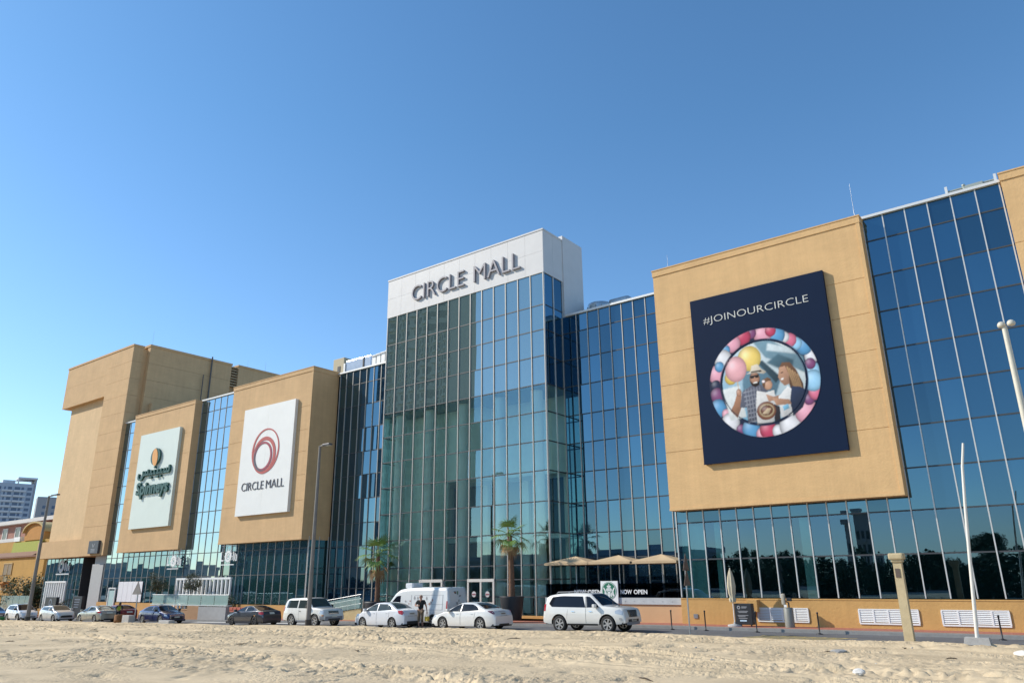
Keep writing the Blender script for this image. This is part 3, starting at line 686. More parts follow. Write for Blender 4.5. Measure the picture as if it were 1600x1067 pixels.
# ring sign of the mall
t = thing('sign_board', 'white sign board with a red ring emblem and the words CIRCLE MALL', 'sign board', (-59.66, 41.12, 8.4))
PAN = mat('white sign face', (.76, .76, .73), .45, var=.03, vscale=.8)
MB().box(-63.56, -59.66, 40.82, 41.12, 8.41, 18.47).box(-59.65, -55.70, 40.82, 41.12, 8.41, 18.47).obj('board', PAN, t)
e = MB(); cols = [mat('ring red', (.42,.08,.07), .5), mat('ring crimson', (.30,.04,.07), .5), mat('ring charcoal', (.09,.08,.10), .5)]
annulus(e, (-59.66,14.15), 2.08, (-59.62,14.24), 1.86, 40.79, 40.82, mi=0)
annulus(e, (-59.78,13.75), 1.72, (-59.83,13.72), 1.42, 40.785, 40.819, mi=0)
annulus(e, (-59.95,13.66), 1.36, (-60.0,13.68), 1.16, 40.78, 40.818, mi=1)
n = 24; arc = [(R(125+i*170/n)) for i in range(n+1)]
e.slab([(-59.97+1.40*math.cos(a), 13.67+1.40*math.sin(a)) for a in arc]+[(-59.98+(1.40-.24*math.sin(math.pi*min(1, i/n)))*math.cos(a), 13.68+(1.40-.24*math.sin(math.pi*min(1,i/n)))*math.sin(a)) for i, a in reversed(list(enumerate(arc)))], 40.775, 40.80, 2)
e.obj('ring_emblem', cols, t)
spaced(t, [('CIRCLE', -62.86, -59.48), ('MALL', -59.08, -56.46)], 10.66, 11.40, 40.82, .05, mat('charcoal lettering', (.07,.065,.08), .5), -.012)

# supermarket sign
t = thing('sign_board', 'pale green supermarket sign board with raised dark green letters and an orange leaf emblem', 'sign board', (-79.3, 41.1, 8.15))
MB().box(-83.35, -75.22, 40.80, 41.10, 8.17, 18.40).obj('board', mat('pale green sign face', (.63, .70, .64), .45, var=.03, vscale=.6), t)
GRN = mat('dark green letters', (.018, .085, .07), .4)
e = MB(); e.slab(circ(-79.2, 15.62, .92, 36, sx=1.02), 40.58, 40.74, 0)
e.slab([(-79.2+.9*(.62*math.cos(a)-.15*math.sin(a)), 15.55+.95*math.sin(a)) for a in [R(-115+i*15) for i in range(24)]], 40.54, 40.58, 1)
e.obj('leaf_emblem', [GRN, mat('sign orange', (.72,.33,.08), .45)], t)
lettering('arabic_lettering', '\uFEB2\uFEF4\uFEE8\uFEF4\uFE92\uFEB3', -82.5, -75.9, 13.25, 14.6, 40.80, .22, GRN, t, bold=.02)
lettering('lettering', 'Spinneys', -82.4, -75.85, 11.25, 13.05, 40.80, .22, GRN, t, bold=.035)

# dark plate on the corner block
t = thing('wall_sign', 'small dark plate sign at the foot of the tall corner block', 'sign', (-92.9, 42.0, 5.9))
MB().bbox(-94.1, -91.7, 41.72, 42.0, 5.95, 7.4, .02).obj('plate', mat('slate plate', (.05,.06,.075), .5), t)
mb = MB(); mb.slab([(-93.15,7.05),(-92.9,6.75),(-92.65,7.05),(-92.57,7.05),(-92.9,6.6),(-93.23,7.05)], 41.71, 41.72)
for z in (6.3, 6.15, 6.0): mb.box(-93.4, -92.4, 41.712, 41.72, z+.12, z+.17)
mb.obj('plate_mark', mat('plate mark', (.35,.36,.38), .6), t)

# hanging cafe signs: a ring between bars over a rule
def hang_sign(x, y, z, lb, w=2.4):
    t = thing('hanging_sign', lb, 'sign', (x, y, z-.7), group='white signs hung in front of the ground floor glass')
    mb = MB(); annulus(mb, (x, z), .52, (x, z), .30, y-.04, y+.04, 28); annulus(mb, (x, z), .24, (x, z), .12, y-.03, y+.03, 20)
    for a in range(12): mb.box(x+.6*math.cos(a*.5236)-.04, x+.6*math.cos(a*.5236)+.04, y-.03, y+.03, z+.6*math.sin(a*.5236)-.04, z+.6*math.sin(a*.5236)+.04)
    mb.obj('ring_mark', WHITEP, t)
    mb = MB(); mb.box(x-w/2, x-w/2+.12, y-.03, y+.03, z-.42, z+.42); mb.box(x-w/2+.12, x-.72, y-.03, y+.03, z-.42, z-.30)
    for k in range(3): mb.box(x+.75+k*.26, x+.86+k*.26, y-.03, y+.03, z-.42, z+.42-.12*k)
    mb.box(x+.75, x+w/2, y-.03, y+.03, z-.42, z-.32); mb.box(x-w/2+.1, x+w/2-.2, y-.02, y+.02, z-.78, z-.70)
    mb.obj('letter_bars', WHITEP, t)
    mb = MB()
    for dx in (-w/2+.2, -.3, .4, w/2-.1): mb.cyl((x+dx, y, z+.4), (x+dx, y, 5.9), .025, n=6)
    mb.box(x-w/2, x+w/2, y-.02, y+.02, z+.95, z+1.0)
    mb.obj('hanger_rods', WHITEP, t)
hang_sign(-74.3, 41.4, 4.7, 'white hanging ring sign under the supermarket sign panel')
hang_sign(-64.8, 41.4, 4.9, 'white hanging ring sign under the red ring sign panel')
t = thing('window_sign', 'faint white ring sign on the glass under the tall corner block', 'sign', (-103.80, 43.2, 4.0))
mb = MB(); annulus(mb, (-103.80, 4.75), .75, (-103.80, 4.75), .35, 43.15, 43.2, 24)
for k in range(3): mb.box(-102.80+k*.5, -102.55+k*.5, 43.15, 43.2, 4.2, 5.2-.2*k)
mb.box(-105.00, -101.4, 43.15, 43.2, 3.75, 3.9); mb.box(-105.00,-101.4,43.15,43.2,5.45,5.5); mb.box(-103.82,-103.77,43.16,43.18,5.5,5.64); mb.obj('ring_mark', mat('dim white', (.55,.58,.6), .6), t)

# slatted white entrance frames
def slat_frame(x0, x1, y, z0, z1, n, lb):
    t = thing('slatted_screen', lb, 'screen', ((x0+x1)/2, y, z0), group='white slatted screens')
    mb = MB(); mb.box(x0-.1, x1+.1, y-.1, y+.1, z1-.18, z1); mb.obj('top_beam', WHITEP, t)
    for k in range(n+1):
        x = x0+(x1-x0)*k/n; MB().box(x-.09, x+.09, y-.08, y+.08, z0, z1-.18).obj('fin', WHITEP, t)
slat_frame(-73.0, -63.9, 41.3, -.5, 3.05, 14, 'white slatted screen behind the glass balustrade of the cafe terrace')
slat_frame(-106.9, -101.4, 43.0, -1.35, 3.0, 9, 'white slatted screen at the foot of the tall corner block')
t = thing('hoarding', 'white blank hoarding panels fixed inside the glass near the grey column', 'hoarding', (-83.2, 41.85, .75))
for k in range(5): MB().box(-85.7+k*1.02, -84.72+k*1.02, 41.80, 41.84, .76, 2.8).obj('panel', mat('hoarding white', (.72,.71,.72), .6), t)
t = thing('glass_door', 'pale glass door open in the left wing beside the white hoarding', 'door', (-88.0, 42.2, -.9))
MB().box(-88.60, -87.40, 42.25, 42.30, -.85, 1.9).obj('door_leaf', mat('pale green glass', (.45,.62,.60), .15), t)
MB().box(-87.30, -87.15, 42.21, 42.33, -.85, 2.2).box(-88.75, -88.60, 42.21, 42.33, -.85, 2.2).box(-88.6,-87.3,42.21,42.33,2.06,2.2).obj('door_frame', COPING, t)

# cafe sign and lettering on the terrace balustrade
t = thing('cafe_sign', 'square white sign with a round green emblem on the terrace balustrade', 'sign', (-23.78, 40.9, 1.14))
MB().bbox(-24.36, -23.19, 40.72, 40.80, 1.14, 2.40, .01).obj('board', WHITEP, t)
e = MB(); EC = [mat('emblem green', (.012,.15,.085), .5), WHITEP]
cx, cz = -23.78, 1.86
e.slab(circ(cx, cz, .50, 40), 40.705, 40.72, 0)
annulus(e, (cx,cz), .475, (cx,cz), .45, 40.70, 40.706, 40, 1)
W_ = lambda *p: [(cx+a*.42, cz+b*.42) for a, b in p]
for pts in (W_((-.12,.62),(0,.98),(.12,.62)), W_((-.35,.60),(-.1,.72),(.1,.72),(.35,.60),(.28,.48),(-.28,.48)),
            W_((-.22,.45),(.22,.45),(.2,.08),(0,-.08),(-.2,.08)),
            W_((-.28,.42),(-.45,.1),(-.30,-.25),(-.22,.0)), W_((.28,.42),(.45,.1),(.30,-.25),(.22,0)),
            W_((-.16,-.12),(.16,-.12),(.22,-.6),(.1,-1.0),(-.1,-1.0),(-.22,-.6)),
            W_((-.95,.38),(-.80,.42),(-.55,.05),(-.5,-.5),(-.62,-.8),(-.78,-.62),(-.70,-.1)), W_((.95,.38),(.80,.42),(.55,.05),(.5,-.5),(.62,-.8),(.78,-.62),(.70,-.1)),
            W_((-.42,-.2),(-.28,-.35),(-.30,-.9),(-.44,-.8)), W_((.42,-.2),(.28,-.35),(.30,-.9),(.44,-.8))):
    e.slab(pts, 40.698, 40.706, 1)
for b in (.32, .18): e.slab(W_((-.14,b+.03),(-.05,b+.03),(-.05,b-.03),(-.14,b-.03)), 40.694, 40.699, 0); e.slab(W_((.05,b+.03),(.14,b+.03),(.14,b-.03),(.05,b-.03)), 40.694, 40.699, 0)
for b in (-.3,-.5,-.7): e.slab(W_((-.12,b),(.12,b),(0,b-.07)), 40.694, 40.699, 0)
e.obj('emblem', EC, t)
for a, b, lb in ((-23.12, -21.36, 'white NOW OPEN lettering right of the round green emblem'), (-26.35, -24.45, 'white NOW OPEN lettering left of the emblem, behind the large white car')):
    t = thing('opening_sign', lb, 'sign', ((a+b)/2, 40.93, 1.66), group='opening signs on the balustrade')
    m_ = (b-a)
    lettering('lettering', 'NOW', a, a+m_*.43, 1.66, 1.91, 40.925, .02, WHITEP, t, bold=.02)
    lettering('lettering', 'OPEN', a+m_*.50, b, 1.66, 1.91, 40.925, .02, WHITEP, t, bold=.02)
# ------------------------------------------------------------------ cars
def paint(name, c, metal=0.0, rough=.32):
    m = mat(name, c, rough, metal, coat=1.0, var=.03, vscale=1.5); return m
CG = mat('dark car glass', (.008,.010,.016), .04, spec=.3)
CGL = mat('tinted car glass', (.03,.042,.042), .04, spec=.45)
TYRE = mat('tyre rubber', (.018,.018,.018), .85)
ALLOY = mat('alloy rim', (.52,.52,.52), .3, .7)
ALLOYD = mat('dark alloy rim', (.09,.09,.10), .35, .7)
UNDER = mat('underbody black', (.010,.010,.010), .9)
TRIM = mat('black car trim', (.02,.02,.02), .5)
TRIMG = mat('grey car trim', (.22,.23,.25), .45)
LAMP = mat('clear lamp lens', (.50,.52,.54), .08, .3)
LAMPR = mat('red lamp lens', (.42,.02,.025), .12)
CHROME = mat('chrome', (.6,.6,.6), .15, 1.0)
PLATE = mat('number plate', (.62,.58,.48), .5)
PLATED = mat('plate characters', (.16,.10,.07), .6)
SEAM = mat('panel gap', (.05,.05,.05), .8)

WHEELS = {}
def wheel_meshes(r, w, rim):
    k = (r, w, rim.name)
    if k in WHEELS: return WHEELS[k]
    ri = r*.66
    prof = [(ri, -w/2+.01), (r-.035, -w/2), (r-.008, -w/2+.03), (r, -w/4), (r, w/4), (r-.008, w/2-.03), (r-.035, w/2), (ri, w/2-.01)]
    n = 28; vs = [(rr*math.cos(2*math.pi*i/n), y, rr*math.sin(2*math.pi*i/n)) for rr, y in prof for i in range(n)]
    fs = [(q*n+i, (q+1)*n+i, (q+1)*n+(i+1) % n, q*n+(i+1) % n) for q in range(len(prof)-1) for i in range(n)]
    a = MB().add(vs, fs, 0, True)
    b = MB()
    for sg in (1, -1):
        yo = sg*(w/2-.012); yb = sg*(w/2-.09)
        O = [(ri*math.cos(2*math.pi*i/n), yo, ri*math.sin(2*math.pi*i/n)) for i in range(n)]
        I = [(ri*.90*math.cos(2*math.pi*i/n), yo, ri*.90*math.sin(2*math.pi*i/n)) for i in range(n)]
        B = [(ri*.88*math.cos(2*math.pi*i/n), yb, ri*.88*math.sin(2*math.pi*i/n)) for i in range(n)]
        f = [(i, (i+1) % n, n+(i+1) % n, n+i) for i in range(n)]+[(n+i, n+(i+1) % n, 2*n+(i+1) % n, 2*n+i) for i in range(n)]
        b.add(O+I+B, f, 0); b.add(B, [tuple(range(n))], 1)
        for s in range(6):
            t = 2*math.pi*s/6+.3; c, d = math.cos(t), math.sin(t); h = ri*.13
            v = []
            for rr, hh in ((.05*ri, h*.8), (ri*.92, h*1.25)):
                for e in (-1, 1): v.append((rr*c-e*hh*d, yo-sg*.012, rr*d+e*hh*c))
            b.add(v, [(0,1,3,2)], 0)
        b.add([(ri*.2*math.cos(2*math.pi*i/12), yo-sg*.004, ri*.2*math.sin(2*math.pi*i/12)) for i in range(12)], [tuple(range(12))], 0)
    WHEELS[k] = (a, b); return WHEELS[k]

def interp(tab, x):
    return float(np.interp(x, [t[0] for t in tab], [t[1] for t in tab]))

class Car:
    def __init__(s, L, W, prof, belt, base, cab, tum, axles, rw, ends=(.20, .14), smooth=.10, arch=.055, flare=0):
        s.L, s.W, s.base, s.cab, s.tum, s.ax, s.rw, s.ends, s.arch, s.flare = L, W, base, cab, tum, axles, rw, ends, arch, flare
        xs = np.linspace(-L/2, L/2, 600)
        z = np.interp(xs, [p[0] for p in prof], [p[1] for p in prof])
        k = max(1, int(smooth/(L/600))); pad = np.pad(z, k, mode='edge')
        z = np.convolve(pad, np.ones(2*k+1)/(2*k+1), 'valid')
        s.xs, s.zs = xs, z; s.belt = belt
    def zt(s, x): return float(np.interp(x, s.xs, s.zs))
    def w2(s, x):
        L2 = s.L/2; e = 1.0
        t = max(0, (x-(L2-e))/e); u = max(0, (-L2+e-x)/e)
        return s.W/2*(1-s.ends[0]*t**2.6-s.ends[1]*u**2.6)
    def zb(s, x): return min(interp(s.belt, x), s.zt(x)-.05)
    def wr(s, x):
        a, b, c, d = s.cab; w = s.w2(x)
        k = 1.0
        if x <= a or x >= d: k = .93
        elif x < b: k = .93+(s.tum-.93)*(x-a)/(b-a)
        elif x <= c: k = s.tum
        else: k = s.tum+(.93-s.tum)*(x-c)/(d-c)
        return w*k
    def zlo(s, x):
        z = s.base+.06*max(0, (abs(x)-s.L/2+.5)/.5)**2
        for a in s.ax:
            Ra = s.rw+s.arch; d = abs(x-a)
            if d < Ra: z = max(z, s.rw+math.sqrt(Ra*Ra-d*d))
        return z
    def y(s, x, z):
        w = s.w2(x); zb = s.zb(x)
        if z <= zb:
            t = (z-s.base)/max(zb-s.base, .05)
            return w*(1-.05*max(0, 1-t/.35)**2-.035*max(0, (t-.55)/.45)**1.5)
        ze = s.zt(x)-.035
        t = min(1, (z-zb)/max(ze-zb, .02)); y0 = w*.965; y1 = s.wr(x)
        return y0+(y1-y0)*(t*.85+.15*t*t)
    def body(s):
        st = sorted(set([round(v, 3) for v in np.linspace(-s.L/2, s.L/2, int(s.L/.055))] + [round(a+sg*(s.rw+s.arch)*f, 3) for a in s.ax for sg in (1,-1) for f in (1.0, .97, .88)]))
        mb = MB(); NL, NU, NT = 7, 5, 4; rowsn = NL+NU+NT
        sec = []
        for x in st:
            zl, zb, zt = s.zlo(x), s.zb(x), s.zt(x); ze = zt-.035; zl = min(zl, zb-.02)
            p = []
            for i in range(NL):
                z = zl+(zb-zl)*i/(NL-1); p.append((s.y(x, z), z))
            for i in range(1, NU+1):
                z = zb+(ze-zb)*i/NU; p.append((s.y(x, z), z))
            w = p[-1][0]
            for i in range(1, NT+1):
                u = 1-i/NT; p.append((w*u, zt-.035*(u**3)))
            sec.append((x, p))
        n = len(sec[0][1])
        for sg in (1, -1):
            vs = [(x, sg*y, z) for x, p in sec for y, z in p]
            fs = []
            for i in range(len(sec)-1):
                for j in range(n-1):
                    f = (i*n+j, (i+1)*n+j, (i+1)*n+j+1, i*n+j+1); fs.append(f if sg < 0 else f[::-1])
            mb.add(vs, fs, 0, True)
            for k, fl in ((0, 1), (len(sec)-1, -1)):
                x, p = sec[k]; c = [(x, sg*y, z) for y, z in p]+[(x, 0, p[0][1])]
                mb.add(c, [tuple(range(len(c))) if sg*fl > 0 else tuple(range(len(c)))[::-1]], 0)
        return mb
    def side(s, poly, sg, off, nx=12, nz=4):
        """polygon in side view (x,z) laid on the body side"""
        xs_ = [p[0] for p in poly]; a, b = min(xs_), max(xs_); n = len(poly)
        vs, cols_ = [], []
        for i in range(nx+1):
            x = a+(b-a)*min(max(i/nx, .002), .998); zz = []
            for k in range(n):
                p, q = poly[k], poly[(k+1) % n]
                if (p[0]-x)*(q[0]-x) <= 0 and p[0] != q[0]: zz.append(p[1]+(q[1]-p[1])*(x-p[0])/(q[0]-p[0]))
            lo, hi = min(zz), max(zz)
            for j in range(nz+1):
                z = lo+(hi-lo)*j/nz; vs.append((x, sg*(s.y(x, z)+off), z))
        fs = []
        for i in range(nx):
            for j in range(nz):
                k = i*(nz+1)+j; f = (k, k+nz+1, k+nz+2, k+1); fs.append(f if sg < 0 else f[::-1])
        return vs, fs
    def top(s, x0, x1, ky, off, nx=8, ny=8, k1=None):
        vs = []
        k1 = ky if k1 is None else k1
        for i in range(nx+1):
            x = x0+(x1-x0)*i/nx; w = s.wr(x)*(ky+(k1-ky)*i/nx)
            for j in range(ny+1):
                u = -1+2*j/ny; y = u*w
                vs.append((x, y, s.zt(x)-.035*abs(y/s.wr(x))**3+off))
        return vs, [(i*(ny+1)+j, (i+1)*(ny+1)+j, (i+1)*(ny+1)+j+1, i*(ny+1)+j+1) for i in range(nx) for j in range(ny)]
    def endx(s, z, front):
        r_ = s.xs[::-1] if front else s.xs; h = s.zs[::-1] if front else s.zs
        for x, q in zip(r_, h):
            if q >= z: return float(x)
        return float(r_[0])
    def end(s, y0, y1, z0, z1, off, front, ny=6, nz=4, taper=0):
        sg = 1 if front else -1; vs = []
        for i in range(nz+1):
            z = z0+(z1-z0)*i/nz; xe = s.endx(z+.02, front)
            for j in range(ny+1):
                y = y0+(y1-y0)*j/ny; y *= 1-taper*(1-i/nz)
                x = xe-sg*.10*(abs(y)/(s.W/2))**3; vs.append((x+sg*off, y, z))
        fs = [(i*(ny+1)+j, i*(ny+1)+j+1, (i+1)*(ny+1)+j+1, (i+1)*(ny+1)+j) for i in range(nz) for j in range(ny)]
        return vs, fs if front else [f[::-1] for f in fs]

def build_car(name, label, car, pm, xc, yc, fwd, windows, lights, extras=(), glassm=CG, rim=ALLOY, cat='car', ww=.22, wheels_in=.02, mirror=None, rear_glass=True, screen=True, group='cars parked along the sandy kerb'):
    rz = 0 if fwd > 0 else math.pi
    t = thing(name, label, cat, (xc, yc, gz(xc)), rz, group, world=False)
    if xc < -20: t.rotation_euler = (0, -.0137 if fwd > 0 else .0137, rz)
    car.body().obj('body', pm, t)
    mb = MB(); i_ = car.W/2-.10
    mb.box(-car.L/2+.25, car.L/2-.25, -i_+.16, i_-.16, car.base-.03, car.rw*1.3)
    for a, b in ((-car.L/2+.12, car.ax[0]-car.rw-.06), (car.ax[0]+car.rw+.06, car.ax[1]-car.rw-.06), (car.ax[1]+car.rw+.06, car.L/2-.12)):
        mb.box(a, b, -i_, i_, car.base-.02, car.base+.12)
    mb.obj('underbody', UNDER, t)
    for sg in (-1, 1):
        for w in windows: MB().add(*car.side(w, sg, .007), 0, True).obj('side_window', glassm, t)
    if screen: MB().add(*car.top(car.cab[2]+.03, car.cab[3]-.06, .90, .008), 0, True).obj('windscreen', glassm, t)
    if rear_glass: MB().add(*car.top(car.cab[0]+.08, car.cab[1]-.03, .84, .008), 0, True).obj('rear_window', glassm, t)
    for nm, poly, m in lights:
        for sg in (-1, 1): MB().add(*car.side(poly, sg, .008, 8, 3), 0, True).obj(nm, m, t)
    a, b = wheel_meshes(car.rw, ww, rim)
    w0 = a.obj('wheel', TYRE, t); r0 = b.obj('rim', [rim, UNDER], w0)
    first = True
    for ax in car.ax:
        for sg in (-1, 1):
            if first: w = w0; first = False
            else:
                w = w0.copy(); COL.objects.link(w); w.parent = t
                r_ = r0.copy(); COL.objects.link(r_); r_.parent = w
            w.location = (ax, sg*(car.W/2-ww/2-wheels_in), car.rw)
    if mirror:
        mx, mz, mm = mirror
        for sg in (-1, 1):
            y0 = car.y(mx, mz)
            mb = MB(); ya, yb = sorted((sg*(y0+.04), sg*(y0+.26)))
            mb.bbox(mx-.06, mx+.10, ya, yb, mz-.02, mz+.16, .035); mb.cyl((mx+.02, sg*(y0-.03), mz), (mx+.02, sg*(y0+.08), mz+.04), .025, n=6)
            mb.obj('wing_mirror', mm, t)
    for nm, (vs, fs), m in extras: MB().add(vs, fs, 0, False).obj(nm, m, t)
    return t
def seam(c, x, z0, z1, dx=0.0, sg=-1):
    return c.side([(x, z0), (x+.016, z0), (x+dx+.016, z1), (x+dx, z1)], sg, .004, 2, 6)
def plate(c, front, z, w=.52, h=.13, off=.03): return ('number_plate', c.end(-w/2, w/2, z, z+h, off, front, 2, 1), PLATE)
def chars(c, front, z, w=.36, off=.034): return ('plate_characters', c.end(-w/2, w/2, z+.035, z+.085, off, front, 2, 1), PLATED)
def handles(c, xs_, z, m):
    r_ = []
    for x in xs_:
        for sg in (-1, 1): r_.append(('door_handle', c.side([(x, z), (x+.19, z), (x+.19, z+.035), (x, z+.035)], sg, .03, 3, 1), m))
    return r_
def seams(c, L_):
    r_ = []
    for (x, z0, z1, dx) in L_:
        for sg in (-1, 1): r_.append(('door_gap', seam(c, x, z0, z1, dx, sg), SEAM))
    return r_
def arches(c, m, wd=.06):
    r_ = []
    for ax in c.ax:
        for sg in (-1, 1):
            vs, fs = [], []; Ra = c.rw+c.arch
            for i in range(17):
                a = math.pi*i/16
                for rr in (Ra-.01, Ra+wd):
                    x, z = ax+rr*math.cos(a), c.rw+rr*math.sin(a); z = max(z, c.base+.01)
                    vs.append((x, sg*(c.y(x, z)+.012), z))
            for i in range(16):
                f = (2*i, 2*i+1, 2*i+3, 2*i+2); fs.append(f if sg > 0 else f[::-1])
            r_.append(('arch_trim', (vs, fs), m))
    return r_

P_WHITE = paint('pearl white paint', (.68,.675,.65)); P_WHITE2 = paint('cool white paint', (.67,.68,.70)); P_WARM = paint('warm white paint', (.68,.67,.625))
NEAR = 33.75
# large white SUV, nose to the right
c = Car(4.80, 1.88, [(-2.40,.70),(-2.38,1.12),(-2.28,1.42),(-2.14,1.72),(-2.02,1.80),(-1.5,1.87),(-.5,1.89),(.30,1.86),(.50,1.80),(1.14,1.28),(1.24,1.25),(1.95,1.19),(2.20,1.14),(2.32,1.06),(2.37,.9),(2.385,.75),(2.40,.62)],
        [(-2.4,1.14),(-1,1.17),(.6,1.14),(1.3,1.12),(2.4,.98)], .40, (-2.33,-2.05,.44,1.20), .77, (-1.40,1.44), .40, ends=(.13,.08), arch=.075, smooth=.05)
ex = [('grille', c.end(-.46,.46,.72,1.04,.025,True, taper=.12), TRIM), ('lower_bumper', c.end(-.66,.66,.36,.50,.03,True), TRIMG), ('lower_grille', c.end(-.52,.52,.50,.62,.028,True), TRIM), plate(c,True,.52,.46,.11,.04), chars(c,True,.52,.34,.046)]
for k in range(5): ex.append(('grille_bar', c.end(-.38+.17*k,-.35+.17*k,.73,.99,.032,True,1,3), CHROME))
ex += handles(c, (-.62,.42), .98, CHROME)+seams(c, [(.22,.45,1.14,.0),(-.92,.62,1.14,.06),(1.15,.50,1.12,-.05)])
for sg in (-1, 1):
    ex.append(('side_step', c.side([(-.9,.34),(.9,.34),(.9,.42),(-.9,.42)], sg, .035, 6, 1), TRIM))
    ex.append(('fog_lamp', c.side([(2.10,.60),(2.24,.60),(2.24,.70),(2.10,.70)], sg, .015, 3, 2), LAMP))
    ex.append(('window_pillar', c.side([(.20,1.17),(.27,1.17),(.25,1.70),(.18,1.70)], sg, .011, 2, 4), TRIM))
t = build_car('parked_suv', 'large white SUV with dark windows and a black grille, nose to the right', c, P_WARM, -21.35, NEAR+.94, 1,
          [[(-2.02,1.36),(-1.88,1.22),(.20,1.18),(.16,1.70),(-1.2,1.74),(-1.86,1.70),(-2.0,1.56)], [(.27,1.18),(1.00,1.19),(.96,1.26),(.62,1.55),(.44,1.68),(.24,1.71)]],
          [('headlight', [(1.90,.90),(2.30,.82),(2.33,.98),(2.12,1.09),(1.90,1.03)], LAMP), ('taillight', [(-2.36,1.02),(-2.24,1.02),(-2.22,1.36),(-2.34,1.34)], LAMPR)],
          ex, mirror=(.80,1.18,P_WARM), ww=.27)
for sg in (-1, 1): MB().tube([(-1.7,sg*.56,1.87),(-1.6,sg*.56,1.93),(-.1,sg*.56,1.94),(.05,sg*.56,1.89)], .02, 6).obj('roof_rail', TRIMG, t)

def sedan(L=4.8, W=1.84, H=1.46, nose=.66, hood=.98, deck=1.05, cab=(-1.75,-.95,.35,1.22), rw=.335, ax=(-1.42,1.36), tum=.68, base=.21, smooth=.16):
    l = L/2
    return Car(L, W, [(-l,.60),(-l+.03,.88),(-l+.16,deck-.03),(cab[0],deck+.01),(cab[1]-.25,H-.12),(cab[1]+.15,H-.02),(-.2,H),(cab[2]-.1,H-.03),(cab[2]+.25,H-.19),(cab[3],hood+.02),(l-.75,hood-.10),(l-.28,hood-.20),(l-.06,nose),(l,nose-.12)],
               [(-l,.96),(cab[0],1.0),(0,.96),(cab[3],.94),(l,.8)], base, cab, tum, ax, rw, ends=(.26,.16), smooth=smooth)
def sed_windows(c, H, split=-.15, z=.99):
    a, b, f, d = c.cab
    return [[(a+.38,z+.06),(split-.04,z),(split-.04,H-.10),(b+.12,H-.12),(b-.25,H-.24)], [(split+.03,z),(d-.22,z-.01),(d-.35,z+.07),(f+.18,H-.20),(f-.10,H-.11),(split+.03,H-.10)]]
# pearl white saloon, tail to the right
c = sedan(4.82, 1.86, 1.48, cab=(-1.72,-.85,.30,1.22), deck=1.08, ax=(-1.40,1.38), rw=.345)
ex = [plate(c,False,.80), chars(c,False,.80), ('boot_gap', c.end(-.62,.62,.735,.75,.012,False), SEAM), ('lower_bumper', c.end(-.62,.62,.24,.34,.012,False), TRIM), ('badge_strip', c.end(-.42,.42,.955,.985,.02,False), CHROME)]
ex += handles(c, (-.88,.18), .86, P_WHITE)+seams(c, [(.02,.30,.98,.0),(1.05,.34,.93,.05),(-1.0,.60,.98,-.06)])
for sg in (-1, 1): ex.append(('side_skirt', c.side([(-.95,.22),(.95,.22),(.95,.27),(-.95,.27)], sg, .015, 4, 1), P_WHITE2))
build_car('parked_sedan', 'pearl white saloon with smoked windows just left of the large white SUV', c, P_WHITE, -29.42, NEAR+.93, -1,
          sed_windows(c, 1.48, .02), [('taillight', [(-2.36,.86),(-2.30,.83),(-1.98,.97),(-1.92,1.02),(-2.24,1.02)], mat('smoked red lamp', (.10,.02,.05), .1)), ('headlight', [(1.95,.70),(2.22,.66),(2.18,.76),(1.95,.82)], LAMP)], ex, mirror=(.86,.98,P_WHITE))
# cool white compact saloon
c = sedan(4.46, 1.70, 1.52, cab=(-1.62,-.80,.42,1.38), deck=1.08, ax=(-1.28,1.32), rw=.315, nose=.70, hood=1.02, tum=.70)
ex = [plate(c,False,.78), chars(c,False,.78), ('lower_bumper', c.end(-.55,.55,.24,.42,.02,False), TRIM), ('boot_gap', c.end(-.56,.56,.70,.715,.012,False), SEAM)]
ex += handles(c, (-.86,.22), .88, P_WHITE2)+seams(c, [(.05,.30,.99,.0),(1.12,.34,.95,.05),(-1.0,.62,.99,-.04)])
build_car('parked_sedan', 'cool white compact saloon with bright red taillights left of the man in black', c, P_WHITE2, -36.22, NEAR+.85, -1,
          sed_windows(c, 1.52, .05, 1.02), [('taillight', [(-2.16,.90),(-2.10,.78),(-1.82,.86),(-1.74,1.03),(-2.08,1.04)], LAMPR), ('headlight', [(1.78,.72),(2.06,.68),(2.0,.84),(1.72,.86)], LAMP)], ex, mirror=(.98,1.0,P_WHITE2), glassm=CGL, ww=.19)
# short white off-roader, nose to the right
c = Car(4.30, 1.87, [(-2.15,.72),(-2.13,1.10),(-2.02,1.50),(-1.86,1.78),(-1.5,1.84),(-.5,1.86),(.18,1.85),(.38,1.78),(.92,1.25),(1.02,1.22),(1.78,1.16),(2.00,1.10),(2.09,.95),(2.12,.8),(2.15,.64)],
        [(-2.15,1.12),(.4,1.14),(1.1,1.10),(2.15,.98)], .40, (-2.08,-1.86,.32,.98), .79, (-1.18,1.28), .40, ends=(.11,.08), arch=.075, smooth=.05)
ex = [('grille', c.end(-.42,.42,.80,1.0,.025,True), TRIM), ('lower_bumper', c.end(-.78,.78,.40,.66,.05,True), TRIMG), plate(c,True,.60,.46,.11,.07), ('lower_grille', c.end(-.50,.50,.42,.52,.06,True), TRIM)]
for k in range(3): ex.append(('grille_bar', c.end(-.40,.40,.83+.06*k,.85+.06*k,.035,True,3,1), CHROME))
ex += handles(c, (-.35,), .98, TRIM)+seams(c, [(-.40,.45,1.13,.0),(.92,.48,1.11,-.04)])+arches(c, P_WARM, .07)
for sg in (-1, 1):
    ex.append(('side_step', c.side([(-.66,.34),(.76,.34),(.76,.41),(-.66,.41)], sg, .04, 5, 1), TRIMG))
    ex.append(('bumper_corner', c.side([(1.80,.44),(2.13,.44),(2.13,.68),(1.80,.68)], sg, .03, 5, 2), TRIMG))
